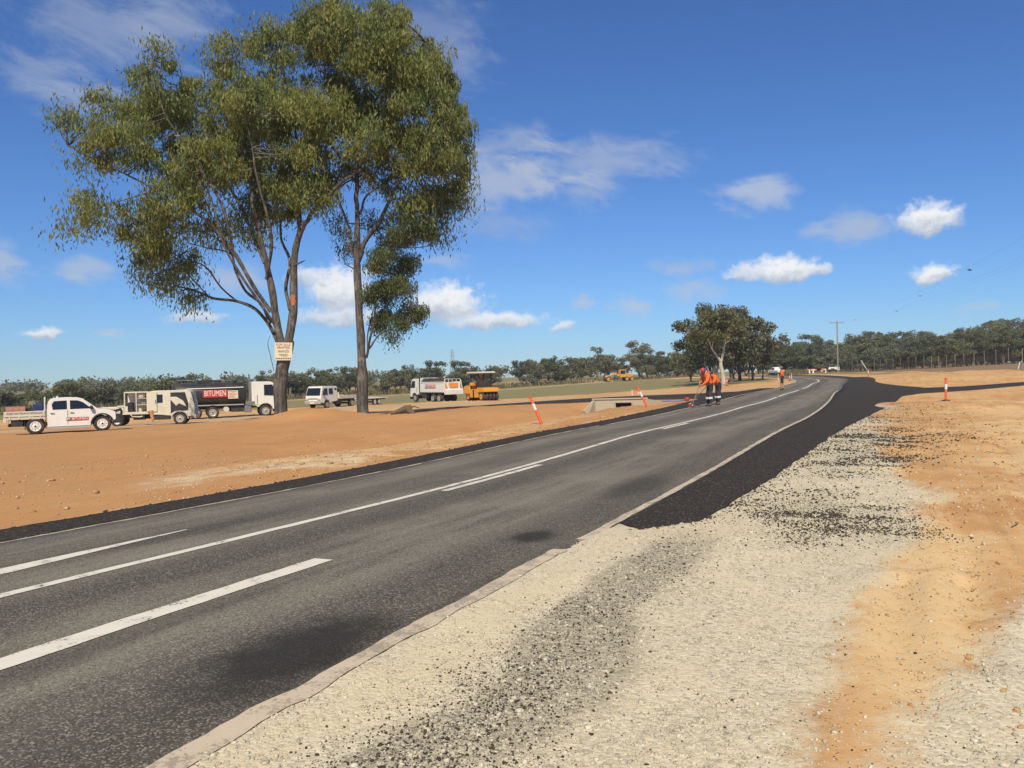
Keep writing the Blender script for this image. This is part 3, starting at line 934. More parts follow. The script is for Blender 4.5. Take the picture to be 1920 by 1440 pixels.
line('centre_line', -0.06, 0.07, s_at(-18), s_at(47), M['line'], 'solid white line along the middle of the road')
line('centre_line', -0.06, 0.07, s_at(47.2), s_at(59.5), M['line'], 'white centre line ending beside the far worker')
line('centre_line', -0.06, 0.07, s_at(63), s_at(95) + 120, M['line'], 'white centre line hooking round the far bend')
line('turn_lane_line', 1.52, 1.72, s_at(4.85) - 20, s_at(8.15), M['line'], 'broad white dash in the near lane')
line('centre_dash', 0.16, 0.30, s_at(11.8), s_at(15.25), M['line'], 'short white dash beside the centre line, nearer one')
line('centre_dash', 0.16, 0.30, s_at(22.9), s_at(25.7), M['line'], 'short white dash beside the centre line, farther one')
line('lane_wedge', -1.09, -0.80, s_at(6.2), s_at(8.95), M['line'], 'tapering white wedge in the far lane at the picture edge', taper='end')
line('edge_line', 0.0, 0.14, s_at(-20), s_at(9.0), M['old_line'], 'worn dusty line along the near right edge of the asphalt', wob=0.02, lift=0.011, edge=True)
line('edge_line', 0.02, 0.12, s_at(9.0), s_at(58), M['old_line'], 'thin dusty line between the asphalt and the widened black seal', wob=0.012, lift=0.006, edge=True)
line('edge_line', LE + 0.10, LE + 0.20, s_at(26), s_at(70), M['old_line'], 'faded edge line beside the left black strip', wob=0.03)
line('edge_line', LE + 0.05, LE + 0.16, s_at(70), s_at(95) + 120, M['line'], 'white left edge line round the far bend')
line('dust_line', LE + 0.02, LE + 0.10, s_at(-18), s_at(26), M['old_line'], 'thin pale dust line where the left strip meets the asphalt', wob=0.03)
# ------------------------------------------------------------------ trees


def leaf_quads(C, size, aspect, droop, rg):
    """one bent leaf (two quads sharing an edge would cost double: one quad) per centre; hanging by 'droop'"""
    n = len(C)
    d = rg.normal(size=(n, 3))
    d[:, 2] -= droop
    d /= np.linalg.norm(d, axis=1)[:, None]
    q = rg.normal(size=(n, 3))
    w_ = np.cross(d, q)
    w_ /= np.linalg.norm(w_, axis=1)[:, None] + 1e-9
    L = size * rg.uniform(0.6, 1.35, (n, 1))
    W = L * aspect * rg.uniform(0.7, 1.3, (n, 1))
    a = C - d * L * 0.5
    b = C + w_ * W * 0.5 + d * L * 0.05
    c = C + d * L * 0.5
    e = C - w_ * W * 0.5 + d * L * 0.05
    V = np.stack([a, b, c, e], 1).reshape(-1, 3)
    F = np.arange(4 * n).reshape(n, 4)
    return V, F


def np_tube(path, rad, n=6):
    """numpy tube -> V, F(quads)"""
    P = np.asarray(path, float)
    rad = np.broadcast_to(np.asarray(rad, float), (len(P),))
    T = np.gradient(P, axis=0)
    T /= np.linalg.norm(T, axis=1)[:, None] + 1e-9
    ref = np.tile(np.array([0.31, 0.95, 0.05]), (len(P), 1))
    A = np.cross(T, ref)
    A /= np.linalg.norm(A, axis=1)[:, None] + 1e-9
    B = np.cross(T, A)
    t = np.linspace(0, 2 * np.pi, n, endpoint=False)
    V = P[:, None, :] + rad[:, None, None] * (A[:, None, :] * np.cos(t)[None, :, None] + B[:, None, :] * np.sin(t)[None, :, None])
    id_ = np.arange(len(P) * n).reshape(len(P), n)
    F = np.stack([id_[:-1], np.roll(id_, -1, 1)[:-1], np.roll(id_, -1, 1)[1:], id_[1:]], 2).reshape(-1, 4)
    return V.reshape(-1, 3), F


class Geo:
    def __init__(s):
        s.V, s.F, s.n = [], [], 0

    def add(s, V, F):
        s.V.append(V)
        s.F.append(F + s.n)
        s.n += len(V)

    def obj(s, name, mat, parent, smooth=True):
        return np_mesh(name, np.concatenate(s.V), np.concatenate(s.F), mat, parent, smooth)


def spline3(pts, step):
    P = [np.array(q, float) for q in pts]
    P = [2 * P[0] - P[1]] + P + [2 * P[-1] - P[-2]]
    out, prm = [], []
    for i in range(1, len(P) - 2):
        n = max(2, int(np.linalg.norm(P[i + 1] - P[i]) / step))
        for k in range(n):
            t = k / n
            a, b, c, d = P[i - 1:i + 3]
            out.append(0.5 * ((2 * b) + (c - a) * t + (2 * a - 5 * b + 4 * c - d) * t * t + (3 * b - a - 3 * c + d) * t ** 3))
            prm.append(i - 1 + t)
    out.append(P[-2])
    prm.append(len(P) - 3)
    return np.array(out), np.array(prm)


def hero_tree(name, label, foot, scale, limbs, clumps, seed, leaf_n):
    """a traced gum: limbs and crown masses measured in tree units (px of the survey sketch * scale = metres),
    spread in depth so that the crown is as deep as it is wide"""
    rg = np.random.default_rng(seed)
    ox, oy = foot['sketch']
    root = empty(name, (foot['x'], foot['y'], foot['z']), 0, label, 'tree')
    wood, pts = Geo(), []
    twist = 0.0227                                         # the sketch hangs 1.3 degrees off plumb
    def conv(px_, py_, d):
        x, z = (px_ - ox) * scale, (oy - py_) * scale
        return (x + z * twist, d, z - x * twist)
    for lm in limbs:
        P3 = [conv(a, b, d) for a, b, d, r in lm]
        rr = [r for _, _, _, r in lm]
        path, prm = spline3(P3, 0.25)
        rad = np.interp(prm, np.arange(len(rr)), rr)
        rad = np.where(rad < .3, rad * .86, rad)
        k = len(path)
        wob = np.c_[vnoise(np.arange(k) * 0.25, np.full(k, seed * 1.7), 1.1, 3), vnoise(np.arange(k) * 0.25, np.full(k, seed * 2.9), 1.1, 4), np.zeros(k)]
        path = path + wob * np.where(rad > .13, .02, np.clip(rad, 0, 0.09) * 1.5)[:, None]
        rad = rad * (1 + 0.10 * vnoise(np.arange(k) * 0.25, np.full(k, 0.5), 0.6, seed))
        wood.add(*np_tube(path, rad, 12 if rr[0] > 0.15 else 7))
        for q, r in zip(path, rad):
            if r < 0.2 and q[2] > 3.0: pts.append(q)
    pts = np.array(pts)
    leaves = {False: Geo(), True: Geo()}
    tot = sum(c[2] * c[3] * c[5] for c in clumps)
    for cx, cy, rx, ry, dd, dens, dark in clumps:
        c0 = np.array(conv(cx, cy, dd))
        rad = np.array([rx * scale, (rx + ry) * 0.5 * scale * 1.1, ry * scale])
        share = leaf_n * rx * ry * dens / tot * (1.7 if dark else 1.0)
        nsub = max(8, int(rx * ry / 230 * (dens * 2.5 + .6 * (dens < .85))))
        u = rg.normal(size=(nsub, 3))
        u /= np.linalg.norm(u, axis=1)[:, None]
        u *= rg.uniform(0.15, 1, (nsub, 1)) ** (1 / 2.6)
        sub = c0 + u * rad
        for s_ in sub:
            n = max(6, int(share / nsub * rg.uniform(0.5, 1.5)))
            rs = rg.uniform(0.3, 0.85 + .5 * (dens < .85)) if not dark else rg.uniform(0.3, 0.6)
            C = s_ + np.clip(rg.normal(size=(n, 3)), -1.6, 1.6) * np.array([rs, rs, rs * 0.62]) * 0.62
            C[:, 2] -= 0.25 * np.abs(rg.normal(size=n))
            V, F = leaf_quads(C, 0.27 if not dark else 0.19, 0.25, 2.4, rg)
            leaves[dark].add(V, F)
            # twig from the nearest limb
            j = np.argmin(np.linalg.norm((pts - s_) * np.array([1, 1, 1.3]), axis=1))
            a = pts[j]
            if 0.3 < np.linalg.norm(s_ - a) < 4.5 and rg.uniform() < .6:
                m_ = (a + s_) / 2 + rg.normal(size=3) * 0.18 + np.array([0, 0, -0.1])
                pth, _ = spline3([a, m_, s_], 0.5)
                wood.add(*np_tube(pth, np.linspace(0.035, 0.009, len(pth)), 4))
    wood.obj('trunk', M['bark'], root)
    if leaves[False].V: leaves[False].obj('crown', M['leaf'], root, False)
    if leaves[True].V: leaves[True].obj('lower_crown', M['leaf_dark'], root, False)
    return root


SC = 46.0 / 1550
T1 = dict(sketch=(525, 779), x=-12.85, y=46.0, z=zat(-12.85, 46.0) - 0.1)
limbs1 = [
    [(525, 790, 0, .46), (524, 768, 0, .40), (522, 720, 0, .36), (527, 680, 0, .35), (533, 652, 0, .36), (538, 632, .1, .30)],
    [(535, 650, 0, .30), (541, 615, .1, .29), (546, 570, .2, .26), (545, 520, .3, .235), (550, 460, .2, .21), (565, 420, 0, .16), (592, 390, -.4, .12), (640, 350, -.9, .09), (690, 320, -1.3, .05)],
    [(549, 462, .2, .19), (555, 425, .5, .16), (552, 380, .9, .13), (545, 320, 1.2, .11), (538, 240, 1.3, .09), (525, 150, 1.5, .06), (500, 50, 1.6, .025)],
    [(531, 660, 0, .27), (518, 600, -.2, .24), (511, 545, -.3, .22), (501, 490, -.4, .18), (490, 440, -.6, .16), (480, 380, -.7, .13), (470, 310, -.9, .10), (458, 230, -1.0, .07), (445, 130, -1.1, .03)],
    [(512, 580, -.3, .14), (482, 532, -.9, .13), (455, 482, -1.3, .12), (420, 432, -1.8, .10), (380, 402, -2.2, .08), (330, 372, -2.6, .065), (260, 335, -3, .045), (185, 300, -3.2, .02)],
    [(528, 655, 0, .15), (505, 612, .4, .12), (470, 575, .9, .11), (430, 556, 1.3, .10), (372, 548, 1.8, .085), (330, 530, 2.2, .065), (290, 520, 2.6, .05), (250, 498, 2.8, .03), (215, 475, 3, .015)],
    [(430, 556, 1.3, .07), (400, 530, 1.2, .06), (370, 490, 1.0, .05), (335, 478, .8, .045), (290, 455, .6, .03), (200, 420, .4, .015)],
    [(501, 490, -.4, .11), (465, 420, .2, .10), (425, 350, .9, .085), (372, 290, 1.5, .065), (310, 230, 2, .045), (250, 180, 2.4, .02)],
    [(455, 482, -1.3, .09), (440, 400, -2, .08), (400, 320, -2.6, .06), (350, 240, -3, .035), (335, 150, -3.2, .012)],
    [(505, 600, .2, .11), (482, 562, .7, .10), (455, 540, .4, .09), (436, 500, .2, .08), (432, 470, 0, .06), (400, 440, -.3, .045), (340, 420, -.8, .02)],
    [(543, 575, .2, .13), (528, 530, .8, .12), (530, 480, 1.2, .10), (510, 430, 1.6, .085), (505, 360, 2.1, .06), (520, 260, 2.6, .03)],
    [(330, 372, -2.6, .04), (260, 390, -2.4, .03), (190, 405, -2.2, .015)],
    [(548, 492, .2, .07), (562, 486, .15, .06), (570, 482, .1, .02)],
    [(519, 605, -.2, .10), (500, 570, -1.0, .09), (470, 520, -1.8, .08), (448, 470, -2.4, .07), (430, 400, -2.8, .05), (410, 330, -3.0, .03)],
    [(505, 520, -.4, .11), (520, 460, -1.2, .10), (515, 400, -1.9, .08), (500, 330, -2.4, .06), (490, 240, -2.7, .03)],
    [(372, 548, 1.8, .05), (345, 515, 1.2, .045), (330, 495, .9, .04), (300, 500, .5, .025), (262, 520, .2, .012)],
    [(290, 520, 2.6, .03), (262, 535, 2.9, .025), (230, 545, 3.1, .01)],
    [(455, 482, -1.3, .06), (430, 470, -.9, .05), (390, 462, -.5, .04), (350, 450, -.2, .02)],
    [(420, 432, -1.8, .05), (370, 420, -1.2, .04), (310, 400, -.8, .02)],
    [(514, 690, -.3, .02), (508, 660, -.38, .025), (503, 640, -.35, .02), (506, 625, -.3, .012)],
]
cl1 = [  # sketch x, y, half width, half height, depth, density, dark
    (165, 240, 45, 28, -2.5, .6, False), (205, 210, 40, 25, -2, .6, False), (262, 180, 75, 45, 1.5, 1, False), (330, 175, 60, 45, -1.5, 1, False), (345, 122, 20, 16, -3, .8, False),
    (300, 235, 80, 45, 0, 1, False), (430, 150, 45, 55, 0, .9, False), (440, 95, 38, 25, -1, .8, False), (490, 60, 42, 42, 1.5, .9, False), (500, 25, 28, 20, 1.5, .7, False), (540, 60, 40, 45, 1.2, .9, False),
    (470, 210, 75, 60, -1.5, 1.15, False), (520, 170, 60, 70, 1.5, 1, False), (560, 230, 60, 70, 0, 1.1, False), (400, 250, 70, 55, 1.5, 1.1, False), (560, 320, 65, 60, -.5, 1.1, False),
    (480, 290, 70, 50, 2, 1.1, False), (420, 320, 70, 45, -2.5, 1, False), (500, 360, 55, 40, 1.5, .9, False), (590, 370, 35, 30, -.5, .8, False), (260, 290, 60, 40, -2.5, 1, False), (215, 300, 40, 40, -3, .8, False), (330, 310, 60, 40, 1.5, 1, False),
    (440, 385, 60, 38, 1.5, .75, False), (350, 375, 60, 38, -2, .9, False), (270, 360, 45, 28, 2, .7, False), (250, 410, 50, 30, 0, .8, False), (190, 400, 50, 35, -2.2, .65, False), (145, 425, 34, 30, -2.2, .5, False),
    (320, 430, 55, 32, -.5, .8, False), (400, 425, 40, 25, -.3, .6, False), (270, 460, 55, 30, 2, .8, False), (215, 470, 36, 40, 2.8, .7, False), (235, 515, 35, 22, 2.8, .6, False), (300, 490, 40, 22, 1, .7, False),
    (335, 548, 22, 14, 2, .8, False), (315, 535, 20, 12, 2.2, .7, False), (470, 440, 30, 22, 0, .35, False), (590, 300, 35, 60, 1.5, .8, False),
]
hero_tree('gum_tree', 'tall spreading gum with several limbs and a pale sale sign on its trunk', T1, SC, limbs1, [(c[0] + max(0, 330 - c[0]) * .18,) + c[1:] for c in cl1], 5, 100000)

T2 = dict(sketch=(678, 782), x=-8.42, y=46.4, z=zat(-8.42, 46.4) - 0.1)
limbs2 = [
    [(678, 792, 0, .38), (678, 770, 0, .325), (677, 700, 0, .30), (675, 650, 0, .28), (672, 590, 0, .255), (669, 520, 0, .235), (668, 470, 0, .22), (668, 420, .1, .17), (667, 370, .3, .15), (668, 300, .5, .125), (680, 220, .6, .10), (690, 120, .8, .06), (690, 30, .9, .02)],
    [(669, 490, 0, .16), (690, 452, -.3, .14), (715, 412, -.6, .13), (735, 380, -.9, .11), (745, 355, -1.1, .10), (785, 325, -1.6, .07), (840, 300, -2.2, .03)],
    [(668, 500, 0, .11), (655, 455, .4, .10), (645, 420, .8, .085), (632, 385, 1.3, .07), (610, 340, 1.8, .04), (600, 290, 2, .02)],
    [(668, 350, .3, .10), (645, 305, -.2, .09), (620, 270, -.6, .075), (612, 200, -1, .06), (600, 120, -1.4, .03)],
    [(672, 300, .5, .09), (700, 262, 1, .08), (745, 240, 1.5, .065), (790, 215, 2, .045), (835, 190, 2.5, .02)],
    [(684, 215, .6, .075), (720, 165, 0, .06), (770, 120, -.6, .04), (800, 90, -1, .02)],
    [(735, 380, -.9, .07), (770, 372, -.5, .055), (810, 370, -.1, .04), (860, 370, .3, .015)],
    [(670, 400, .1, .08), (690, 350, 1, .07), (725, 320, 1.7, .055), (780, 280, 2.3, .03)],
    [(682, 672, -.1, .085), (697, 640, -.5, .075), (705, 590, -.9, .06), (718, 530, -1.2, .045), (735, 470, -1.4, .02)],
    [(690, 655, -.3, .06), (715, 630, -.7, .05), (745, 615, -1, .035), (775, 600, -1.2, .015)],
    [(686, 665, -.2, .05), (690, 620, .1, .045), (700, 570, .2, .03), (725, 520, .3, .015)],
    [(670, 512, 0, .05), (655, 500, .3, .045), (643, 490, .5, .04), (636, 455, .8, .02)],
    [(600, 365, 1.5, .03), (640, 335, 1.0, .05), (672, 325, .4, .06)],
]
cl2 = [
    (590, 70, 40, 45, 0, .9, False), (630, 60, 50, 45, -1.5, 1, False), (610, 22, 18, 16, -1, .6, False), (690, 55, 60, 35, 1, 1, False), (740, 55, 50, 30, -1.5, 1, False), (780, 90, 50, 40, 1.5, 1, False), (680, 110, 70, 50, -2.5, 1.1, False),
    (820, 140, 42, 50, 0, 1, False), (750, 150, 70, 50, -2.5, 1.1, False), (845, 210, 36, 60, 1, 1.05, False), (800, 220, 60, 60, -2, 1.1, False), (620, 160, 45, 55, 1.5, .9, False), (690, 190, 70, 50, 1.5, 1, False), (640, 230, 45, 45, -2, .9, False),
    (855, 290, 26, 50, 1.5, 1, False), (810, 300, 50, 50, -2.5, 1.1, False), (740, 260, 60, 45, 2, 1, False), (700, 270, 40, 35, -2.5, .8, False), (845, 350, 24, 35, 1, .8, False), (868, 380, 12, 14, 0, .7, False), (800, 350, 45, 30, 1.5, .9, False),
    (660, 300, 35, 35, 1.8, .7, False), (790, 385, 40, 22, -1, .8, False), (820, 410, 22, 22, .5, .7, False), (720, 330, 40, 22, 2, .6, False), (830, 450, 8, 12, 0, .6, False),
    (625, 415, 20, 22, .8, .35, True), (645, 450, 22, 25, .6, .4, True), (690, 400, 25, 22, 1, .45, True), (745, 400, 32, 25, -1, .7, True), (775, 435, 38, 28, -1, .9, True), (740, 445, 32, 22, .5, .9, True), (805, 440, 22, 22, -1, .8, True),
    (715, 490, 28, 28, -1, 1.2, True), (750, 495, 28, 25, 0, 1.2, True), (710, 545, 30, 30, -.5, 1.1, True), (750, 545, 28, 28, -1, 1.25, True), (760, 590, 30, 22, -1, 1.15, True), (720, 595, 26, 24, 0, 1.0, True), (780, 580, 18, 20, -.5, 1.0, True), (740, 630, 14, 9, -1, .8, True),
]
hero_tree('gum_tree', 'tall straight gum with bushy dark growth on the right of its trunk', T2, SC, limbs2, cl2, 9, 108000)


def bush_tree(seed, H, spread, lean, nleaf, leafsize, clear, kind, branches=7):
    """prototype of a background tree: returns (trunk mesh, crown mesh)"""
    rg = np.random.default_rng(seed)
    wood, lv = Geo(), Geo()
    th = H * clear
    r0 = H * 0.018 + 0.03
    top = np.array([lean * H * 0.3, lean * H * 0.12, th])
    tr, _ = spline3([(0, 0, -0.3), top * np.array([.3, .3, .45]) + rg.normal(size=3) * 0.1, top], 0.6)
    wood.add(*np_tube(tr, np.linspace(r0 * 1.25, r0 * 0.7, len(tr)), 7))
    ends = []
    for b in range(branches):
        a = 2 * math.pi * (b + rg.uniform(-.3, .3)) / branches
        rr = spread * rg.uniform(0.45, 1.0) * (0.25 if b == 0 else 1)
        e = np.array([math.cos(a) * rr, math.sin(a) * rr, H * rg.uniform(clear + 0.12, 0.92)]) + top * np.array([1, 1, 0])
        s_ = tr[int(len(tr) * rg.uniform(.65, 1)) - 1]
        mid = s_ * 0.5 + e * 0.5 + np.array([0, 0, H * 0.04])
        br, _ = spline3([s_, mid + rg.normal(size=3) * 0.15, e], 0.7)
        wood.add(*np_tube(br, np.linspace(r0 * 0.5, 0.025, len(br)), 5))
        ends += [e, br[int(len(br) * 0.7)]]
        for _ in range(2):
            e2 = e + rg.normal(size=3) * np.array([.3, .3, .14]) * spread
            ends.append(e2)
            wood.add(*np_tube(np.array([br[len(br) // 2], (br[len(br) // 2] + e2) / 2 + [0, 0, .1], e2]), [0.05, 0.035, 0.02], 4))
    ends = np.array(ends)
    k = len(ends)
    per = nleaf // k
    for e in ends:
        rs = spread * rg.uniform(0.26, 0.44)
        n = int(per * rg.uniform(.6, 1.4))
        u = rg.normal(size=(n, 3))
        u /= np.linalg.norm(u, axis=1)[:, None]
        u *= rg.uniform(0, 1, (n, 1)) ** 0.45
        C = e + u * np.array([rs, rs, rs * 0.78])
        C[:, 2] = np.maximum(C[:, 2], H * 0.12)
        lv.add(*leaf_quads(C, leafsize, 0.6, 0.5, rg))
    return wood, lv


def proto(name, args, bark_m, leaf_m):
    wg, lg = bush_tree(*args)
    r = empty(name)
    wg.obj('trunk', bark_m, r)
    lg.obj('crown', leaf_m, r, False)
    return r


PROT = {
    'savanna': [proto('savanna_tree', (100 + k, 7.0, 2.3, (-.3, .2, .1, -.1)[k], 2300, 0.34, (.3, .36, .24, .26)[k], k), M['bark_far'], M['leaf_far']) for k in range(4)],
    'scrub': [proto('scrub_tree', (130 + k, 4.2, 1.9, 0.1, 2300, 0.30, 0.1, k, 8), M['bark_far'], M['leaf_far']) for k in range(3)],
    'forest': [proto('forest_tree', (160 + k, 13.0, 4.0, .1, 6400, 0.46, (.16, .12, .2, .15)[k], k, 9), M['bark_far'], M['leaf_far']) for k in range(4)],
}
used = set()


def plant(kind, k, x, y, h, label, group, rz=None, wide=1.0):
    pr = PROT[kind][k % len(PROT[kind])]
    H0 = {'savanna': 7.0, 'scrub': 4.2, 'forest': 13.0}[kind]
    o = pr if pr.name not in used else copy_tree(pr)
    used.add(pr.name)
    s = h / H0
    o.location = (x, y, zat(x, y) - 0.05)
    o.rotation_euler = (0, 0, rz if rz is not None else random.uniform(0, 6.28))
    o.scale = (s * wide, s * wide, s)
    tag(o, label, 'tree', group)
    return o


def px_of(x, y):
    return 960 + 1550 * x / y


rt = random.Random(21)


def where(px_):
    for lim, ph_ in ((70, 'at the far left above the ute tray'), (150, 'above the cab of the white ute'), (240, 'between the ute and the service truck'), (330, 'above the service truck'), (430, 'above the black tank'),
                     (520, 'left of the signed gum'), (600, 'just right of the signed gum'), (665, 'above the flatbed truck'), (760, 'left of the tipper truck'), (870, 'behind the tipper truck'), (960, 'behind the road roller'),
                     (1050, 'right of the road roller'), (1130, 'left of the grader'), (1190, 'around the grader'), (3000, 'left of the roadside clump')):
        if px_ < lim: return ph_


def where_r(px_):
    for lim, ph_ in ((1470, 'right of the roadside clump'), (1530, 'behind the far bend'), (1570, 'left of the power pole'), (1620, 'right of the power pole'), (1690, 'above the far end of the fence'), (1760, 'above the middle of the fence'),
                     (1840, 'above the near fence posts'), (3000, 'at the right picture edge')):
        if px_ < lim: return ph_


# low scrub and savanna trees across the far side of the paddock
cnt = 0
for i in range(300):
    if cnt >= 118: break
    q = rt.random()
    px_ = rt.uniform(-60, 1290)
    lo = np.interp(px_, [0, 300, 560, 900, 1150, 1290], [108, 130, 172, 200, 236, 228])
    y = lo + rt.uniform(0, 1) ** 1.5 * 60
    x = (px_ - 960) / 1550 * y
    if seg_dist(np.array([x]), np.array([y]), FARTRACK)[0] < 4 or road_d(x, y) < 9: continue
    hmax = np.interp(px_, [0, 300, 560, 850, 1100, 1290], [3.9, 4.2, 5.0, 5.6, 7.4, 8.5])
    if px_ < 420 or q < 0.45:
        plant('scrub', cnt, x, y, hmax * rt.uniform(.45, 1.05), 'low grey-green scrub tree of the far treeline, ' + where(px_), 'far treeline scrub ' + where(px_), wide=1.25)
    else:
        plant('savanna', cnt, x, y, hmax * rt.uniform(.6, 1.35), 'slender open-crowned gum of the far treeline, ' + where(px_), 'far treeline gums ' + where(px_), wide=1.1)
    cnt += 1
# named stand-outs of that treeline: sketch x, top row, distance
for px_, top, y, kind, lab in [
        (140, 700, 112, 'savanna', 'thin bare-stemmed tree rising above the scrub behind the white ute'), (352, 693, 165, 'savanna', 'round-crowned tree showing above the black tanker'),
        (600, 683, 185, 'savanna', 'leaning gum right of the sign, above the flatbed truck cab'), (560, 690, 182, 'savanna', 'small wispy gum just right of the signed trunk'), (655, 686, 190, 'savanna', 'narrow gum half hidden by the straight trunk'),
        (750, 684, 205, 'savanna', 'wispy pale gum left of the tipper truck'), (815, 675, 208, 'savanna', 'taller dark gum right behind the tipper truck'), (975, 675, 222, 'savanna', 'lone rounded gum right of the roller canopy'),
        (1027, 671, 226, 'savanna', 'tall forked gum between the roller and the culvert'), (1142, 650, 245, 'savanna', 'broad gum above the yellow grader'), (1200, 638, 238, 'forest', 'wide gum with pale forked trunk right of the grader'), (1250, 655, 232, 'forest', 'dark gum left of the big roadside clump')]:
    x = (px_ - 960) / 1550 * y
    hor = 702 - (px_ - 960) * 0.0227
    h = 1.6 + (hor - top) / 1550 * y - zat(x, y)
    plant(kind, int(px_), x, y, h, lab, None, wide=1.15)
# the roadside clump right of centre
for k, (px_, top, y, wd, lab) in enumerate([
        (1318, 566, 118, .9, 'large dark gum at the left of the roadside clump'), (1388, 556, 132, 1.0, 'tallest dark gum in the middle of the roadside clump'), (1430, 592, 140, .6, 'thin grey gum at the right of the roadside clump'),
        (1345, 600, 150, 1.0, 'shaded gum behind the white-trunked tree'), (1405, 620, 150, .9, 'low shaded gum at the right foot of the clump'), (1330, 575, 126, 1.0, 'broad dark gum filling the left half of the clump'), (1372, 566, 128, 1.0, 'broad dark gum just right of the white trunk'), (1412, 588, 136, .85, 'rounded dark gum on the right shoulder of the clump'), (1296, 640, 145, 1.0, 'low shaded gum at the left foot of the clump'), (1378, 640, 160, 1.2, 'dark gum filling the foot of the clump behind the trunks')]):
    x = (px_ - 960) / 1550 * y
    hor = 702 - (px_ - 960) * 0.0227
    h = 1.6 + (hor - top) / 1550 * y - zat(x, y)
    plant('forest', k, x, y, h, lab, None, wide=wd * .98)
# white-trunked gum in front of the clump
GW = Geo()
gx0, gy0 = (1357 - 960) / 1550 * 110, 110.0
gr = empty('ghost_gum', (gx0, gy0, zat(gx0, gy0)), 0, 'white-trunked gum standing in front of the roadside clump', 'tree')
for lm in [[(0, 0, -.2, .36), (-.1, 0, 1.2, .28), (-.35, 0, 2.6, .25), (-.3, 0, 3.2, .22)], [(-.3, 0, 3.0, .18), (-.9, .2, 4.0, .15), (-1.4, .3, 4.8, .11), (-2.0, .3, 6.2, .08), (-3.2, .2, 7.4, .04)],
           [(-.3, 0, 3.0, .17), (0, -.2, 4.2, .14), (.2, -.3, 5.6, .11), (.5, -.3, 6.8, .07), (.9, -.2, 8.4, .03)], [(.2, -.3, 5.4, .08), (1.3, -.6, 6.1, .06), (2.3, -.8, 6.0, .03)], [(-1.4, .3, 4.8, .07), (-1.2, -.3, 6.5, .05), (-.8, -.6, 7.8, .02)]]:
    pth, prm = spline3([q[:3] for q in lm], 0.3)
    GW.add(*np_tube(pth, np.interp(prm, range(len(lm)), [q[3] for q in lm]), 9))
GW.obj('trunk', M['bark_white'], gr)
gl = Geo()
rg = np.random.default_rng(77)
for c in [(-3.2, .3, 7.2, 1.2), (-2.4, .2, 8.2, 1.3), (-.8, -.4, 8.6, 1.3), (.8, -.2, 8.6, 1.3), (2.2, -.6, 6.6, 1.0), (0, 1, 7.4, 1.3), (-1.8, 1.2, 7.0, 1.3), (1.6, .6, 7.6, 1.2), (-4.0, .8, 6.4, .9), (-.6, -1.2, 6.2, 1.0), (1.4, -1.0, 7.4, 1.1), (-2.2, -1.2, 6.6, 1.0), (0, -.8, 9.4, 1.2), (-1.6, 0, 9.2, 1.1), (2.4, .4, 8.2, 1.0)]:
    n = 420
    C = np.array(c[:3]) + rg.normal(size=(n, 3)) * np.array([1, 1, .6]) * c[3] * 0.5
    gl.add(*leaf_quads(C, 0.36, 0.5, 0.6, rg))
gl.obj('crown', M['leaf_far'], gr, False)
# dark forest along the right
cnt = 0
for row, (ylo, yhi, n) in enumerate([(176, 200, 30), (205, 240, 34), (245, 300, 34)]):
    for i in range(n):
        px_ = 1425 + (i + rt.uniform(-.35, .35)) * (600 / n)
        y = rt.uniform(ylo, yhi) + (25 if px_ < 1590 else 0) + (14 if 1530 < px_ < 1600 else 0)
        x = (px_ - 960) / 1550 * y
        if road_d(x, y) < 11: continue
        top = np.interp(px_, [1425, 1470, 1530, 1580, 1620, 1660, 1720, 1780, 1860, 2000], [632, 622, 628, 632, 612, 622, 620, 606, 594, 590]) + rt.uniform(-4, 22) + (2 - row) * 8
        hor = 702 - (px_ - 960) * 0.0227
        h = 1.6 + (hor - top) / 1550 * y - zat(x, y)
        plant('forest', cnt + row, x, y, h, ('front row', 'middle row', 'back row')[row] + ' dark gum of the forest, ' + where_r(px_), ('front', 'middle', 'back')[row] + ' forest gums ' + where_r(px_), wide=1.2)
        cnt += 1
# understorey of the forest, low scrub
for i in range(46):
    px_ = 1440 + i * 11.5 + rt.uniform(-6, 6)
    y = rt.uniform(182, 200) + (22 if px_ < 1610 else 0)
    x = (px_ - 960) / 1550 * y
    if road_d(x, y) < 8: continue
    plant('scrub', i, x, y, rt.uniform(3, 5), 'dark bushy scrub at the forest foot, ' + where_r(px_), 'forest scrub ' + where_r(px_), wide=1.5)

# woods beyond, too far to tell apart
FW = Geo()
for i in range(420):
    a = rng.uniform(-0.72, 0.72)
    d = rng.uniform(330, 560)
    x, y = math.sin(a) * d, math.cos(a) * d
    hh = (6.5 if a < 0.15 else 11) * rng.uniform(.7, 1.1)
    n = 90
    u = rng.normal(size=(n, 3))
    u /= np.linalg.norm(u, axis=1)[:, None]
    C = np.array([x, y, bat(x, y) + hh * 0.55]) + u * rng.uniform(.2, 1, (n, 1)) * np.array([4.2, 4.2, hh * 0.48])
    FW.add(*leaf_quads(C, 1.3, 0.7, 0.3, rng))
o = FW.obj('distant_woods', M['leaf_far'], None, False)
tag(o, 'distant woods beyond the treeline, one dim green mass', 'woods', kind='stuff')

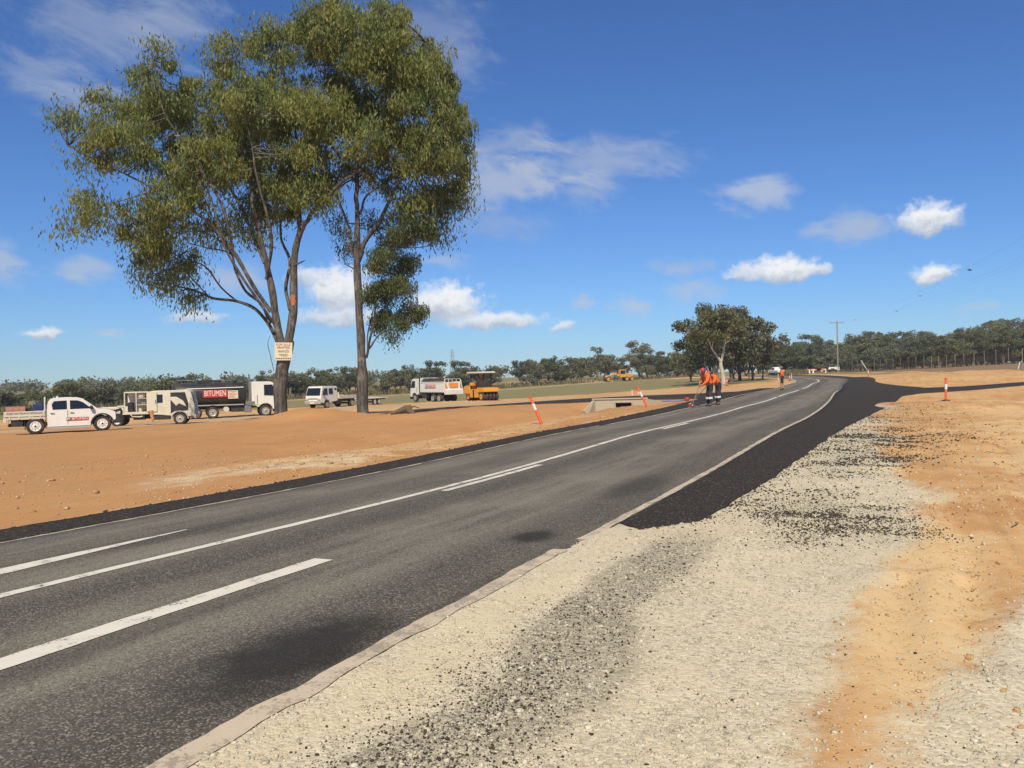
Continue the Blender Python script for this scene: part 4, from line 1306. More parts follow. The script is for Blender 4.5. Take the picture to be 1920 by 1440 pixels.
# tall dry grass at the foot of the treelines
GG = Geo()
for i in range(9000):
    px_ = rng.uniform(-60, 1300) if i < 7000 else rng.uniform(1430, 1515)
    lo = np.interp(px_, [0, 300, 560, 900, 1150, 1290, 1430, 1640], [100, 122, 166, 196, 230, 224, 178, 172])
    y = lo + abs(rng.normal()) * 10
    x = (px_ - 960) / 1550 * y
    if road_d(x, y) < 6: continue
    GG.V.append(np.array([[x, y, 0]]))
pos_ = np.concatenate(GG.V)
zb = np.array([zat(*q) for q in pos_[:, :2]])
nb_ = len(pos_)
hh = rng.uniform(0.4, 1.3, nb_)
a_ = rng.uniform(0, 6.28, nb_)
wv = np.c_[np.cos(a_), np.sin(a_), np.zeros(nb_)] * rng.uniform(.15, .4, (nb_, 1))
b0 = np.c_[pos_[:, :2], zb - 0.05]
tp = b0 + np.c_[rng.normal(size=(nb_, 2)) * 0.2, hh]
V = np.stack([b0 - wv, b0 + wv, tp], 1).reshape(-1, 3)
o = np_mesh('tall_dry_grass', V, np.arange(3 * nb_).reshape(-1, 3), M['drygrass'])
tag(o, 'tall dry grass along the foot of the treelines', 'grass', kind='stuff')
# ------------------------------------------------------------------ vehicles and plant: local x forward, y left, z up
TEXTS = []


def text(body, size, mat, parent, loc, rot, name='lettering', width=None):
    """flat lettering; turned into meshes in one go at the end"""
    cu = bpy.data.curves.new(name, 'FONT')
    cu.body = body
    cu.size = size
    cu.align_x = 'CENTER'
    cu.align_y = 'CENTER'
    cu.extrude = 0.004
    cu.resolution_u = 2
    o = bpy.data.objects.new(name, cu)
    COL.objects.link(o)
    TEXTS.append((o, mat, parent, loc, rot, width, name))
    return o


SIDE_R = (R(90), 0, 0)                 # reads from the vehicle's right (local -y)
SIDE_L = (R(90), 0, R(180))            # reads from the left (local +y)
REAR = (R(90), 0, R(-90))              # reads from behind (local -x)


def wheel(root, x, y, r, w, rim='white', side=-1, dual=False, n=24, nuts=True):
    """wheel > rim, hub; side -1 shows its face to the vehicle's right"""
    hw = w / 2
    t = MB()
    t.lathe([(r * .60, -hw * .9), (r * .86, -hw), (r * .965, -hw * .82), (r, -hw * .5), (r, hw * .5), (r * .965, hw * .82), (r * .86, hw), (r * .60, hw * .9)], n)
    o = t.build('wheel', M['tyre'], root, smooth=50)
    o.location = (x, y, r)
    f = side * hw
    q = MB().lathe([(r * .60, f * .88), (r * .615, f * 1.0), (r * .575, f * 1.02), (r * .53, f * .95), (r * .30, f * .915), (r * .26, f * 1.0), (0.001, f * 1.0)], n)
    rm = q.build('rim', M[rim], o, smooth=40)
    h = MB()
    h.cyl((0, f * .98, 0), (0, f * 1.1, 0), r * .12, r * .09, 10)
    if nuts:
        for k in range(8):
            a = 2 * math.pi * k / 8
            h.cyl((math.cos(a) * r * .42, f * .90, math.sin(a) * r * .42), (math.cos(a) * r * .42, f * .955, math.sin(a) * r * .42), r * .05, None, 6)
    h.build('hub', M['chassis'], o)
    return o


def taper(belt, k, kx=0.0):
    def f(x, y, z):
        if z > belt:
            y = y - math.copysign((z - belt) * k, y)
        return (x, y, z)
    return f


def arch(cx, cz, r, a0, a1, n=7):
    return [(cx + r * math.cos(R(a0 + (a1 - a0) * i / n)), cz + r * math.sin(R(a0 + (a1 - a0) * i / n))) for i in range(n + 1)]


def side_panels(name, root, pts, hw, belt, k, mat, sides=(-1, 1), proud=0.004):
    """the same flat panel on both flanks, lying on the tapered side"""
    for s in sides:
        P = [(x, s * (hw - max(0, z - belt) * k + proud), z) for x, z in pts]
        MB().slab(P, 0.006).build(name, mat, root)


def bitumen_sign(root, x, z, y, s, w, h, rot, logo=True, big=1.0):
    """logo box and red board lettered BITUMEN"""
    e = 0.012 * s
    b = MB().slab([(x - w / 2, y, z - h / 2), (x + w / 2, y, z - h / 2), (x + w / 2, y, z + h / 2), (x - w / 2, y, z + h / 2)], 0.008).build('sign_board', M['red'], root)
    text('BITUMEN', h * 1.05, M['text_white'], b, (x, y + e, z), rot, width=w * 0.88)
    if logo:
        d = 1 if rot == SIDE_R else -1
        lx = x - d * (w / 2 + h * 0.62)
        l = MB().slab([(lx - h * .55, y, z - h / 2), (lx + h * .55, y, z - h / 2), (lx + h * .55, y, z + h / 2), (lx - h * .55, y, z + h / 2)], 0.008).build('logo_board', M['text_black'], root)
        g = MB()
        g.slab([(lx - d * h * .40, y + e, z - h * .35), (lx - d * h * .22, y + e, z - h * .35), (lx - d * h * .22, y + e, z + h * .36), (lx - d * h * .40, y + e, z + h * .36)], 0.004)
        g.slab([(lx - d * h * .18, y + e, z - h * .12), (lx + d * h * .40, y + e, z + h * .2), (lx + d * h * .40, y + e, z + h * .36), (lx - d * h * .18, y + e, z + h * .36)], 0.004)
        g.slab([(lx + d * h * .16, y + e, z - h * .35), (lx + d * h * .40, y + e, z - h * .35), (lx + d * h * .40, y + e, z + h * .1)], 0.004)
        g.build('logo_mark', M['text_white'], l)


def place(root, x, y, heading, dz=0.0):
    root.location = (x, y, zat(x, y) + dz)
    root.rotation_euler = (0, 0, R(heading))


# ---- white dual-cab ute
def make_ute(name, label, detail=True):
    root = empty(name, label=label, cat='ute')
    hw = .91
    prof = [(-.90, .34), (-.92, 1.16), (-.87, 1.55), (-.78, 1.70), (-.62, 1.755), (-.1, 1.78), (.42, 1.76), (.68, 1.69), (1.34, 1.17), (1.7, 1.12), (2.02, 1.04), (2.14, .93), (2.17, .62), (2.02, .52)]
    prof += arch(1.53, .40, .475, 8, 172) + [(.98, .34)]
    MB().prism(prof, -hw, hw, taper(1.14, .22)).build('body', M['white'], root, bevel=.03, smooth=35, seg=2)
    side_panels('window', root, [(-.66, 1.20), (-.70, 1.45), (-.60, 1.61), (-.04, 1.63), (-.04, 1.20)], hw, 1.14, .22, M['glass'])
    side_panels('window', root, [(.10, 1.20), (.10, 1.63), (.44, 1.62), (.66, 1.53), (1.06, 1.20)], hw, 1.14, .22, M['glass'])
    MB().slab([(1.315, -.78, 1.215), (1.315, .78, 1.215), (.745, .70, 1.665), (.745, -.70, 1.665)], .012).build('windscreen', M['glass'], root).location = (.012, 0, .012)
    MB().slab([(-.925, -.72, 1.2), (-.925, .72, 1.2), (-.872, .66, 1.6), (-.872, -.66, 1.6)], .01).build('rear_window', M['glass'], root)
    for s in (-1, 1):
        for x in (-.82, .04):
            MB().box(x + .05, x + .24, s * hw + (0 if s > 0 else -.03), s * hw + (.03 if s > 0 else 0), 1.0, 1.035).build('door_handle', M['steel'], root, .008)
        MB().box(.98, 1.12, s * (hw + .02), s * (hw + .2), 1.16, 1.34).build('mirror', M['black'], root, .03)
        MB().slab([(2.0, s * .88, .98), (2.17, s * .70, .9), (2.19, s * .70, .72), (2.06, s * .885, .74)], .02).build('headlight', M['alloy'], root)
        MB().box(-.86, .98, s * (hw - .04), s * (hw + .05), .22, .32).build('side_step', M['alloy'], root, .015)
        a = MB()
        a.prism(arch(1.53, .40, .545, -4, 184, 10) + arch(1.53, .40, .478, 184, -4, 10), s * (hw - .02), s * (hw + .045))
        a.build('wheel_flare', M['black'], root)
    for x in (-.05,):
        for s in (-1, 1):
            MB().box(x + .03, x + .045, s * hw - .004, s * hw + .004, .42, 1.14).build('door_seam', M['chassis'], root)
    # bull bar and bumper
    b = MB()
    b.prism([(1.98, .42), (2.42, .42), (2.52, .55), (2.52, .80), (2.22, .84), (2.02, .60)], -.90, .90)
    b.build('bumper', M['black'], root, .04, 35, 2)
    b = MB()
    for s in (-1, 1):
        b.tube([(2.45, s * .42, .75), (2.47, s * .42, 1.0), (2.40, s * .40, 1.10)], .035, 8)
    b.tube([(2.15, -.86, .98), (2.38, -.7, 1.06), (2.43, -.4, 1.10), (2.43, .4, 1.10), (2.38, .7, 1.06), (2.15, .86, .98)], .035, 8)
    b.build('bull_bar', M['black'], root)
    # tray
    t = MB().box(-2.70, -.99, -.92, .92, .80, .86)
    t.build('tray_floor', M['cream'], root, .01)
    for s in (-1, 1):
        p_ = MB().box(-2.70, -1.0, s * .92 - .02, s * .92 + .02, .90, 1.16).build('tray_side', M['cream'], root, .008)
        r_ = MB()
        r_.box(-2.6, -1.0, s * .90 - .012, s * .90 + .012, .76, .81)
        for x in (-2.5, -2.1, -1.65, -1.2): r_.box(x - .03, x + .03, s * .93 - .012, s * .93 + .012, .78, .91)
        r_.build('tie_rail', M['cream'], root)
    MB().box(-2.74, -2.70, -.92, .92, .84, 1.16).build('tailgate', M['cream'], root, .008)
    MB().prism([(-2.76, .62), (-2.62, .62), (-2.62, .80), (-2.76, .86)], -.93, -.80).build('tail_light_box', M['cream'], root, .01)
    MB().prism([(-2.76, .62), (-2.62, .62), (-2.62, .80), (-2.76, .86)], .80, .93).build('tail_light_box', M['cream'], root, .01)
    h = MB()
    for y in (-.88, -.45, 0, .45, .88): h.tube([(-1.0, y, .86), (-1.0, y, 1.80)], .028, 8)
    for z in (1.25, 1.8): h.tube([(-1.0, -.9, z), (-1.0, .9, z)], .028, 8)
    h.build('headboard', M['white'], root)
    text('ROAD MAINTENANCE SPECIALISTS', .13, M['text_black'], root, (-1.86, -.945, 1.06), SIDE_R, width=1.5)
    bitumen_sign(root, .52, .70, -hw - .006, -1, .78, .17, SIDE_R)
    c = MB()
    for y in (-.38, .38): c.box(-2.6, 2.0, y - .05, y + .05, .40, .54)
    c.box(-1.52, -1.30, -.75, .75, .33, .47)
    c.box(1.42, 1.64, -.75, .75, .33, .47)
    c.box(-2.45, -1.95, -.85, -.5, .42, .76)
    c.box(-2.5, -1.1, .5, .88, .45, .76)
    c.build('chassis', M['chassis'], root)
    MB().box(-1.88, -1.85, -.92, -.65, .25, .62).build('mud_flap', M['black'], root)
    MB().box(-1.0, -.95, -.92, -.65, .3, .72).build('mud_flap', M['black'], root)
    for x in (-1.42, 1.53):
        wheel(root, x, -.76, .405, .26, 'white', -1)
        wheel(root, x, .76, .405, .26, 'white', 1)
    MB().tube([(-.6, -.5, 1.74), (-.62, -.5, 1.84)], .012, 6).build('aerial', M['white'], root)
    MB().lathe([(.001, .08), (.045, .075), (.05, 0), (.001, 0)], 10, 'Z', (-.45, -.2, 1.77)).build('beacon', M['white'], root)
    return root


ute = make_ute('ute', 'white dual-cab tray ute with red sign on its door, nearest vehicle on the left')
place(ute, -22.6, 42.0, 28.5)
# load on its tray: separate things
e = Matrix.Rotation(R(28.5), 3, 'Z')
def on_ute(x, y, z):
    v = e @ Vector((x, y, 0))
    return (ute.location.x + v.x, ute.location.y + v.y, ute.location.z + z)
dr = MB().lathe([(.001, -.42), (.25, -.42), (.27, -.40), (.27, -.15), (.285, -.14), (.285, -.12), (.27, -.11), (.27, .11), (.285, .12), (.285, .14), (.27, .15), (.27, .40), (.25, .42), (.001, .42)], 20, 'X').build('steel_drum', M['rust'], None, smooth=35)
dr.location = on_ute(-2.25, -.3, 1.13)
dr.rotation_euler = (0, 0, R(28.5))
tag(dr, 'faded red drum lying on the tray of the white ute', 'drum')
dr = MB().lathe([(.001, -.35), (.22, -.35), (.23, .33), (.001, .35)], 16, 'X').build('steel_drum', M['chassis'], None, smooth=35)
dr.location = on_ute(-1.72, .1, 1.08)
dr.rotation_euler = (0, 0, R(60))
tag(dr, 'dark drum lying between red drum and blue pump on the ute tray', 'drum')
pm = empty('pump', on_ute(-1.30, -.35, .86), R(28.5), 'dark blue pump box behind the headboard of the white ute', 'pump')
MB().box(-.22, .22, -.3, .3, 0, .62).build('housing', M['bluewhite'], pm, .03)
MB().box(-.15, .15, -.32, -.30, .12, .3).build('gauge_panel', M['alloy'], pm, .008)
MB().tube([(-.2, -.2, .62), (-.2, -.2, .75), (.2, -.2, .75), (.2, -.2, .62)], .02, 6).build('handle', M['bluewhite'], pm)


# ---- crew-cab service truck with open lockers
def make_service_truck():
    root = empty('service_truck', label='white crew-cab service truck with open lockers and cab door open', cat='truck')
    hw = 1.0
    prof = [(.15, .72), (.15, 2.28), (.3, 2.36), (2.55, 2.36), (2.78, 2.26), (2.98, 1.45), (3.02, .95), (3.0, .55), (2.7, .55)] + arch(2.05, .40, .50, 12, 168) + [(1.5, .62), (.6, .72)]
    MB().prism(prof, -hw, hw, taper(1.4, .06)).build('cab', M['cream'], root, .04, 35, 2)
    side_panels('window', root, [(.38, 1.55), (.38, 2.1), (.98, 2.1), (.98, 1.55)], hw, 1.4, .06, M['glass'])
    # open door: dark opening and the swung leaf
    side_panels('door_opening', root, [(1.48, .78), (1.48, 2.22), (2.42, 2.22), (2.62, 1.45), (2.62, 1.02), (2.45, .95), (1.75, .95)], hw, 1.4, .06, M['black'], (-1,))
    side_panels('window', root, [(1.55, 1.5), (1.55, 2.15), (2.4, 2.15), (2.62, 1.5)], hw, 1.4, .06, M['glass'], (1,))
    d = empty('door', (2.66, -1.01, 0), R(-115))
    d.parent = root
    q = MB().slab([(0, 0, .75), (-.92, 0, .75), (-.92, 0, 1.5), (-.85, 0, 2.15), (-.1, 0, 2.15), (0, 0, 1.5)], .05)
    q.build('door_panel', M['cream'], d, .01)
    MB().slab([(-.1, -.03, 1.5), (-.82, -.03, 1.5), (-.78, -.03, 2.08), (-.2, -.03, 2.08)], .02).build('window', M['glass'], d)
    MB().slab([(2.80, -.86, 1.45), (2.80, .86, 1.45), (2.62, .8, 2.2), (2.62, -.8, 2.2)], .02).build('windscreen', M['glass'], root).location = (.19, 0, .02)
    MB().box(3.0, 3.1, -1, 1, .42, .68).build('bumper', M['cream'], root, .03)
    MB().box(2.96, 3.04, -.9, -.6, .8, .98).build('headlight', M['alloy'], root, .02)
    MB().box(2.96, 3.04, .6, .9, .8, .98).build('headlight', M['alloy'], root, .02)
    f = MB()
    f.prism(arch(2.05, .40, .58, 0, 180, 10) + arch(2.05, .40, .51, 180, 0, 10), -1.04, -.96)
    f.build('wheel_arch_trim', M['alloy'], root)
    # locker body: posts, shelves, back, roof
    L = empty('locker')
    L.parent = root
    MB().box(-1.45, .05, -.98, .98, .88, .96).build('floor', M['cream'], L)
    MB().box(-1.45, .05, -.98, .98, 2.24, 2.32).build('roof', M['cream'], L, .02)
    MB().box(-1.40, .02, .0, .04, .96, 2.24).build('back_panel', M['cream'], L)
    for x0, x1 in ((-1.45, -1.38), (-.72, -.66), (-.02, .05)):
        for s in (-1, 1): MB().box(x0, x1, s * .98 - (.06 if s > 0 else 0), s * .98 + (.06 if s < 0 else 0), .96, 2.24).build('post', M['cream'], L, .008)
    for z in (1.42, 1.86): MB().box(-.66, -.02, -.92, 0, z, z + .03).build('shelf', M['cream'], L)
    MB().box(-.02, .62, -1.06, -1.02, .95, 2.3).build('locker_door', M['cream'], root, .01)
    MB().tube([(.55, -1.08, 1.5), (.55, -1.08, 1.75)], .02, 6).build('door_handle', M['black'], root)
    # rear tray
    t = MB().box(-3.25, -1.45, -1.0, 1.0, .90, .97)
    t.build('tray_floor', M['cream'], root)
    for s in (-1, 1): MB().box(-3.25, -1.47, s * 1.0 - .02, s * 1.0 + .02, .97, 1.30).build('tray_side', M['cream'], root, .01)
    MB().box(-3.29, -3.25, -1.0, 1.0, .90, 1.30).build('tailgate', M['cream'], root, .01)
    text('Specialists', .2, M['text_black'], root, (-2.2, -1.026, 1.15), SIDE_R, width=.95)
    rl = MB()
    rl.box(-3.2, .1, -1.0, -.96, .80, .88)
    rl.tube([(-1.1, -1.02, .86), (-.95, -1.05, .66), (-.5, -1.05, .62), (-.3, -1.05, .66)], .035, 8)
    rl.build('side_rail', M['cream'], root)
    c = MB()
    for y in (-.4, .4): c.box(-3.1, 2.7, y - .06, y + .06, .55, .78)
    c.box(-2.05, -1.75, -.8, .8, .32, .48)
    c.box(1.95, 2.2, -.8, .8, .30, .46)
    c.box(-.9, -.2, -.95, -.5, .42, .8)
    c.box(.4, 1.4, -.92, -.5, .38, .7)
    c.box(-.9, 1.2, .5, .95, .42, .78)
    c.build('chassis', M['chassis'], root)
    for x, w_ in ((-1.9, .42), (2.05, .26)):
        wheel(root, x, -.84, .42, w_, 'alloy', -1)
        wheel(root, x, .84, .42, w_, 'alloy', 1)
    return root


st = make_service_truck()
place(st, -25.0, 57.0, 14)
e2 = Matrix.Rotation(R(14), 3, 'Z')
def on_st(x, y, z):
    v = e2 @ Vector((x, y, 0))
    return (st.location.x + v.x, st.location.y + v.y, st.location.z + z)
def thing(mb, name, label, cat, loc, rz, mat, **kw):
    o = mb.build(name, mat, None, **kw)
    o.location = loc
    o.rotation_euler = (0, 0, R(rz))
    return tag(o, label, cat)
cl = empty('cooler', on_st(-1.72, -.5, .98), R(14), 'blue cooler with white lid on the service truck tray', 'cooler')
MB().prism([(-.17, 0), (.17, 0), (.2, .34), (-.2, .34)], -.18, .18).build('body', M['bluewhite'], cl, .02)
MB().box(-.21, .21, -.19, .19, .34, .42).build('lid', M['white'], cl, .015)
thing(MB().lathe([(.001, 0), (.2, .0), (.22, .2), (.2, .62), (.001, .7)], 12, 'Z'), 'tool_bag', 'dark bag standing in the left open locker', 'bag', on_st(-1.1, -.55, .96), 14, M['navy'], smooth=40)
bag = MB()
bag.lathe([(.001, 0), (.16, .02), (.24, .12), (.22, .28), (.1, .36), (.001, .37)], 12, 'Z')
thing(bag, 'white_sack', 'white sack on the top shelf of the open locker', 'sack', on_st(-.42, -.6, 1.89), 14, M['white'], smooth=40)
thing(MB().box(-.16, .16, -.14, .14, 0, .16), 'tool_box', 'tan box on the middle shelf of the open locker', 'box', on_st(-.3, -.62, 1.45), 20, M['wood'], bevel=.015)
thing(MB().lathe([(.001, 0), (.12, 0), (.13, .25), (.04, .3), (.001, .31)], 12, 'Z'), 'fuel_can', 'pale can on the locker floor under the shelves', 'can', on_st(-.5, -.62, .96), 0, M['cream'], smooth=40)


# ---- black bitumen tanker
def cabover(root, x1, hw, z0, ztop, mat, length=2.2, wheel_x=None, wr=.5, slope=.18):
    """cab-over truck cab whose nose is at x1"""
    x0 = x1 - length
    wx = wheel_x
    prof = [(x0, z0 + .35), (x0, ztop - .08), (x0 + .15, ztop), (x1 - .55, ztop - .02), (x1 - slope - .1, ztop - .2), (x1 - .04, z0 + 1.0), (x1, z0 + .45), (x1 - .02, z0), (x1 - .3, z0)]
    prof += arch(wx, wr, wr + .13, 10, 150) + [(x0 + .2, z0 + .35)]
    MB().prism(prof, -hw, hw, taper(z0 + 1.1, .04)).build('cab', mat, root, .05, 35, 2)
    belt = z0 + 1.1
    zt, zb = ztop - .28, z0 + 1.15
    side_panels('window', root, [(x1 - 1.15, zb + .05), (x1 - 1.15, zt), (x1 - .45, zt), (x1 - .16, zb)], hw, belt, .04, M['glass'])
    MB().slab([(x1 - .05, -hw * .9, zb), (x1 - .05, hw * .9, zb), (x1 - slope - .1, hw * .86, zt + .05), (x1 - slope - .1, -hw * .86, zt + .05)], .02).build('windscreen', M['glass'], root).location = (.025, 0, .01)
    for s in (-1, 1):
        MB().box(x1 - .2, x1 - .08, s * (hw + .06), s * (hw + .26), zb - .1, zb + .55).build('mirror', M['black'], root, .03)
        MB().box(x1 - .02, x1 + .04, s * hw * .92 - .16, s * hw * .92 + .16, z0 + .12, z0 + .34).build('headlight', M['alloy'], root, .02)
        MB().box(x0 + .42, x0 + .46, s * hw - .01, s * hw + .012, z0 + .55, zb + .1).build('door_seam', M['chassis'], root)
    MB().box(x1 - .02, x1 + .03, -hw * .7, hw * .7, z0 + .4, z0 + .85).build('grille', M['black'], root, .02)
    MB().box(x1 - .25, x1 + .10, -hw, hw, z0 - .25, z0 + .08).build('bumper', M['black'], root, .04)


def make_tanker():
    root = empty('bitumen_tanker', label='white-cabbed tanker with black tank lettered in red behind the service truck', cat='truck')
    hw = 1.22
    cabover(root, 4.3, hw, .62, 3.0, M['white'], 2.15, 3.25, .5)
    side_panels('rear_cab_trim', root, [(2.22, 1.0), (2.22, 1.12), (2.7, 1.15), (2.7, 1.0)], hw, 1.7, .04, M['lime'], (-1,), .01)
    # tank: flattened ellipse section
    t = MB()
    n = 28
    for k, (x, f) in enumerate([(-3.9, .80), (-3.85, .94), (-3.75, 1.0), (1.55, 1.0), (1.65, .94), (1.7, .80)]):
        for j in range(n):
            a = 2 * math.pi * j / n
            t.v.append((x, f * 1.2 * math.copysign(abs(math.cos(a)) ** .8, math.cos(a)), 1.98 + f * .98 * math.copysign(abs(math.sin(a)) ** .8, math.sin(a))))
    for k in range(5):
        for j in range(n): t.f.append([k * n + j, k * n + (j + 1) % n, (k + 1) * n + (j + 1) % n, (k + 1) * n + j])
    t.f += [list(range(n))[::-1], [5 * n + j for j in range(n)]]
    t.build('tank', M['tank'], root, smooth=40)
    b = MB()
    for x in (-3.2, -1.0, 1.2): b.tube([(x, 1.225 * math.cos(R(a)), 1.98 + 1.0 * math.sin(R(a))) for a in range(0, 360, 20)], .03, 6)
    b.build('tank_band', M['tank'], root)
    MB().tube([(-2.9, -1.16, 2.5), (1.5, -1.16, 2.55)], .045, 8).build('hose_rail', M['white'], root)
    MB().tube([(-2.9, 1.16, 2.5), (1.5, 1.16, 2.55)], .045, 8).build('hose_rail', M['white'], root)
    bitumen_sign(root, -.75, 2.08, -1.245, -1, 1.9, .62, SIDE_R, logo=False)
    w_ = MB().slab([(.25, -1.25, 1.62), (1.05, -1.25, 1.62), (1.05, -1.25, 2.3), (.25, -1.25, 2.3)], .01).build('notice_board', M['signboard'], root)
    nl = MB()
    for k, z in enumerate((2.18, 2.06, 1.94, 1.82, 1.72)): nl.slab([(.33, -1.257, z), (.33 + (.6, .5, .62, .4, .55)[k], -1.257, z), (.33 + (.6, .5, .62, .4, .55)[k], -1.257, z + .04), (.33, -1.257, z + .04)], .003)
    nl.build('printed_lines', M['text_red'], w_)
    # walkway, rails and hatch on top
    MB().box(-2.1, -.2, -.35, .35, 2.98, 3.2).build('top_walkway', M['tank'], root, .02)
    MB().box(-.2, .5, -.3, .3, 3.14, 3.18).build('open_hatch_lid', M['steel'], root)
    MB().lathe([(.001, .2), (.22, .2), (.24, .12), (.12, .1), (.12, 0), (.001, 0)], 14, 'Z', (.9, 0, 2.95)).build('vent_cap', M['tank'], root, smooth=40)
    r_ = MB()
    for y in (-.45, .45):
        r_.tube([(-3.75, y, 2.9), (-3.7, y, 3.25), (-2.3, y, 3.2), (-2.2, y, 3.0)], .02, 6)
    for x in (-3.4, -3.0, -2.6): r_.tube([(x, -.45, 3.23), (x, .45, 3.23)], .02, 6)
    r_.tube([(-3.95, -.3, 1.0), (-4.0, -.3, 2.9), (-3.75, -.45, 3.2)], .025, 6)
    r_.tube([(-3.95, .1, 1.0), (-4.0, .1, 2.9)], .025, 6)
    r_.build('ladder_rail', M['steel'], root)
    # spray bar, pump gear at the back
    g = MB()
    g.box(-4.15, -3.9, -1.1, 1.1, .6, .8)
    g.cyl((-3.9, -1.15, .7), (-3.9, 1.15, .7), .08)
    g.build('spray_bar', M['steel'], root)
    x_ = MB()
    x_.tube([(1.98, -1.0, 1.0), (1.98, -1.0, 3.55), (1.92, -1.0, 3.62)], .075, 10)
    x_.build('exhaust_stack', M['steel'], root, smooth=40)
    MB().box(1.55, 2.1, -1.2, -.62, .42, 1.02).build('fuel_tank', M['steel'], root, .04)
    MB().box(1.75, 2.4, -1.24, -.9, 1.02, 1.35).build('step_box', M['steel'], root, .02)
    MB().box(-3.3, 1.5, -1.23, -1.14, 1.06, 1.16).build('side_skirt', M['alloy'], root, .01)
    a = MB().lathe([(.001, -.3), (.22, -.28), (.25, -.2), (.25, .2), (.22, .28), (.001, .3)], 14, 'Y', (0.1, -.9, .72)).build('air_tank', M['cream'], root, smooth=40)
    c = MB()
    for y in (-.42, .42): c.box(-3.8, 3.9, y - .07, y + .07, .78, 1.05)
    for x in (-2.3, -.98, 3.25): c.box(x - .12, x + .12, -.9, .9, .4, .62)
    c.box(.5, 1.5, -1.05, -.5, .5, 1.0)
    c.box(.4, 1.6, .5, 1.05, .5, 1.0)
    c.build('chassis', M['chassis'], root)
    m_ = MB()
    for x in (-2.3, -.98): m_.prism(arch(x, .5, .62, 20, 160, 8) + arch(x, .5, .59, 160, 20, 8), -1.24, -.7)
    m_.build('mudguard', M['black'], root)
    for x, w2 in ((-2.3, .5), (-.98, .5), (3.25, .32)):
        wheel(root, x, -1.0, .5, w2, 'alloy', -1)
        wheel(root, x, 1.0, .5, w2, 'alloy', 1)
    return root


tk = make_tanker()
place(tk, -24.4, 70.0, 22)


# ---- crew-cab flatbed and its trailer
def make_flatbed():
    root = empty('flatbed_truck', label='white crew-cab flatbed truck facing the camera between the two gum trunks', cat='truck')
    hw = .98
    prof = [(.9, .7), (.9, 2.2), (1.05, 2.28), (3.3, 2.28), (3.5, 2.16), (3.78, 1.32), (3.82, .6), (3.4, .55)] + arch(2.75, .40, .50, 14, 168) + [(2.0, .62)]
    MB().prism(prof, -hw, hw, taper(1.3, .07)).build('cab', M['white'], root, .05, 35, 2)
    side_panels('window', root, [(2.62, 1.38), (2.62, 2.05), (3.2, 2.05), (3.48, 1.38)], hw, 1.3, .07, M['glass'])
    side_panels('window', root, [(1.7, 1.45), (1.7, 2.05), (2.4, 2.05), (2.4, 1.45)], hw, 1.3, .07, M['glass'])
    side_panels('window', root, [(1.05, 1.85), (1.05, 2.05), (1.45, 2.05), (1.35, 1.85)], hw, 1.3, .07, M['glass'])
    MB().slab([(3.79, -.86, 1.34), (3.79, .86, 1.34), (3.53, .80, 2.1), (3.53, -.80, 2.1)], .02).build('windscreen', M['glass'], root).location = (.02, 0, .01)
    MB().box(3.81, 3.85, -.62, .62, .95, 1.1).build('grille', M['alloy'], root, .01)
    MB().box(3.78, 3.95, -.98, .98, .45, .78).build('bumper', M['alloy'], root, .04)
    MB().box(3.95, 3.965, -.28, .28, .52, .65).build('number_plate', M['white'], root)
    for s in (-1, 1):
        MB().box(3.78, 3.86, s * .75 - .2, s * .75 + .2, .82, 1.0).build('headlight', M['alloy'], root, .03)
        MB().box(3.45, 3.55, s * 1.04 - .1 + .08 * s, s * 1.04 + .1 + .08 * s, 1.35, 1.8).build('mirror', M['black'], root, .03)
        MB().box(-3.0, .75, s * 1.05 - .02, s * 1.05 + .02, 1.0, 1.26).build('tray_side', M['cream'], root, .01)
    MB().box(-3.0, .78, -1.07, 1.07, .90, 1.0).build('tray_floor', M['cream'], root, .01)
    MB().box(.75, .82, -1.05, 1.05, 1.0, 1.6).build('headboard', M['cream'], root, .01)
    c = MB()
    for y in (-.4, .4): c.box(-2.9, 3.5, y - .06, y + .06, .6, .86)
    for x in (-1.6, 2.75): c.box(x - .1, x + .1, -.8, .8, .32, .5)
    c.box(.2, 1.2, .5, .95, .4, .8)
    c.box(.2, 1.2, -.95, -.5, .4, .8)
    c.build('chassis', M['chassis'], root)
    for x, w_ in ((-1.6, .44), (2.75, .26)):
        wheel(root, x, -.86, .4, w_, 'alloy', -1, n=18, nuts=False)
        wheel(root, x, .86, .4, w_, 'alloy', 1, n=18, nuts=False)
    return root


fb = make_flatbed()
HD = -114
ca, sa_ = math.cos(R(HD)), math.sin(R(HD))
fx, fy = -20.55 - ca * 3.9, 85.0 - sa_ * 3.9
place(fb, fx, fy, HD)
tr = empty('flat_trailer', label='low cream trailer with two axles hitched behind the flatbed truck', cat='trailer')
MB().box(-2.6, 2.0, -1.05, 1.05, .74, .84).build('deck', M['cream'], tr, .01)
d = MB()
d.tube([(2.0, -.6, .72), (3.2, 0, .62)], .05, 6)
d.tube([(2.0, .6, .72), (3.2, 0, .62)], .05, 6)
d.build('drawbar', M['cream'], tr)
c = MB()
for y in (-.6, .6): c.box(-2.5, 2.0, y - .05, y + .05, .6, .735)
for x in (-.5, .42): c.box(x - .06, x + .06, -.85, .85, .3, .42)
c.build('frame', M['chassis'], tr)
for x in (-.5, .42):
    for s in (-1, 1): wheel(tr, x, s * .92, .38, .24, 'white', s, n=18, nuts=False)
place(tr, fx - ca * 6.4, fy - sa_ * 6.4, HD + 2)


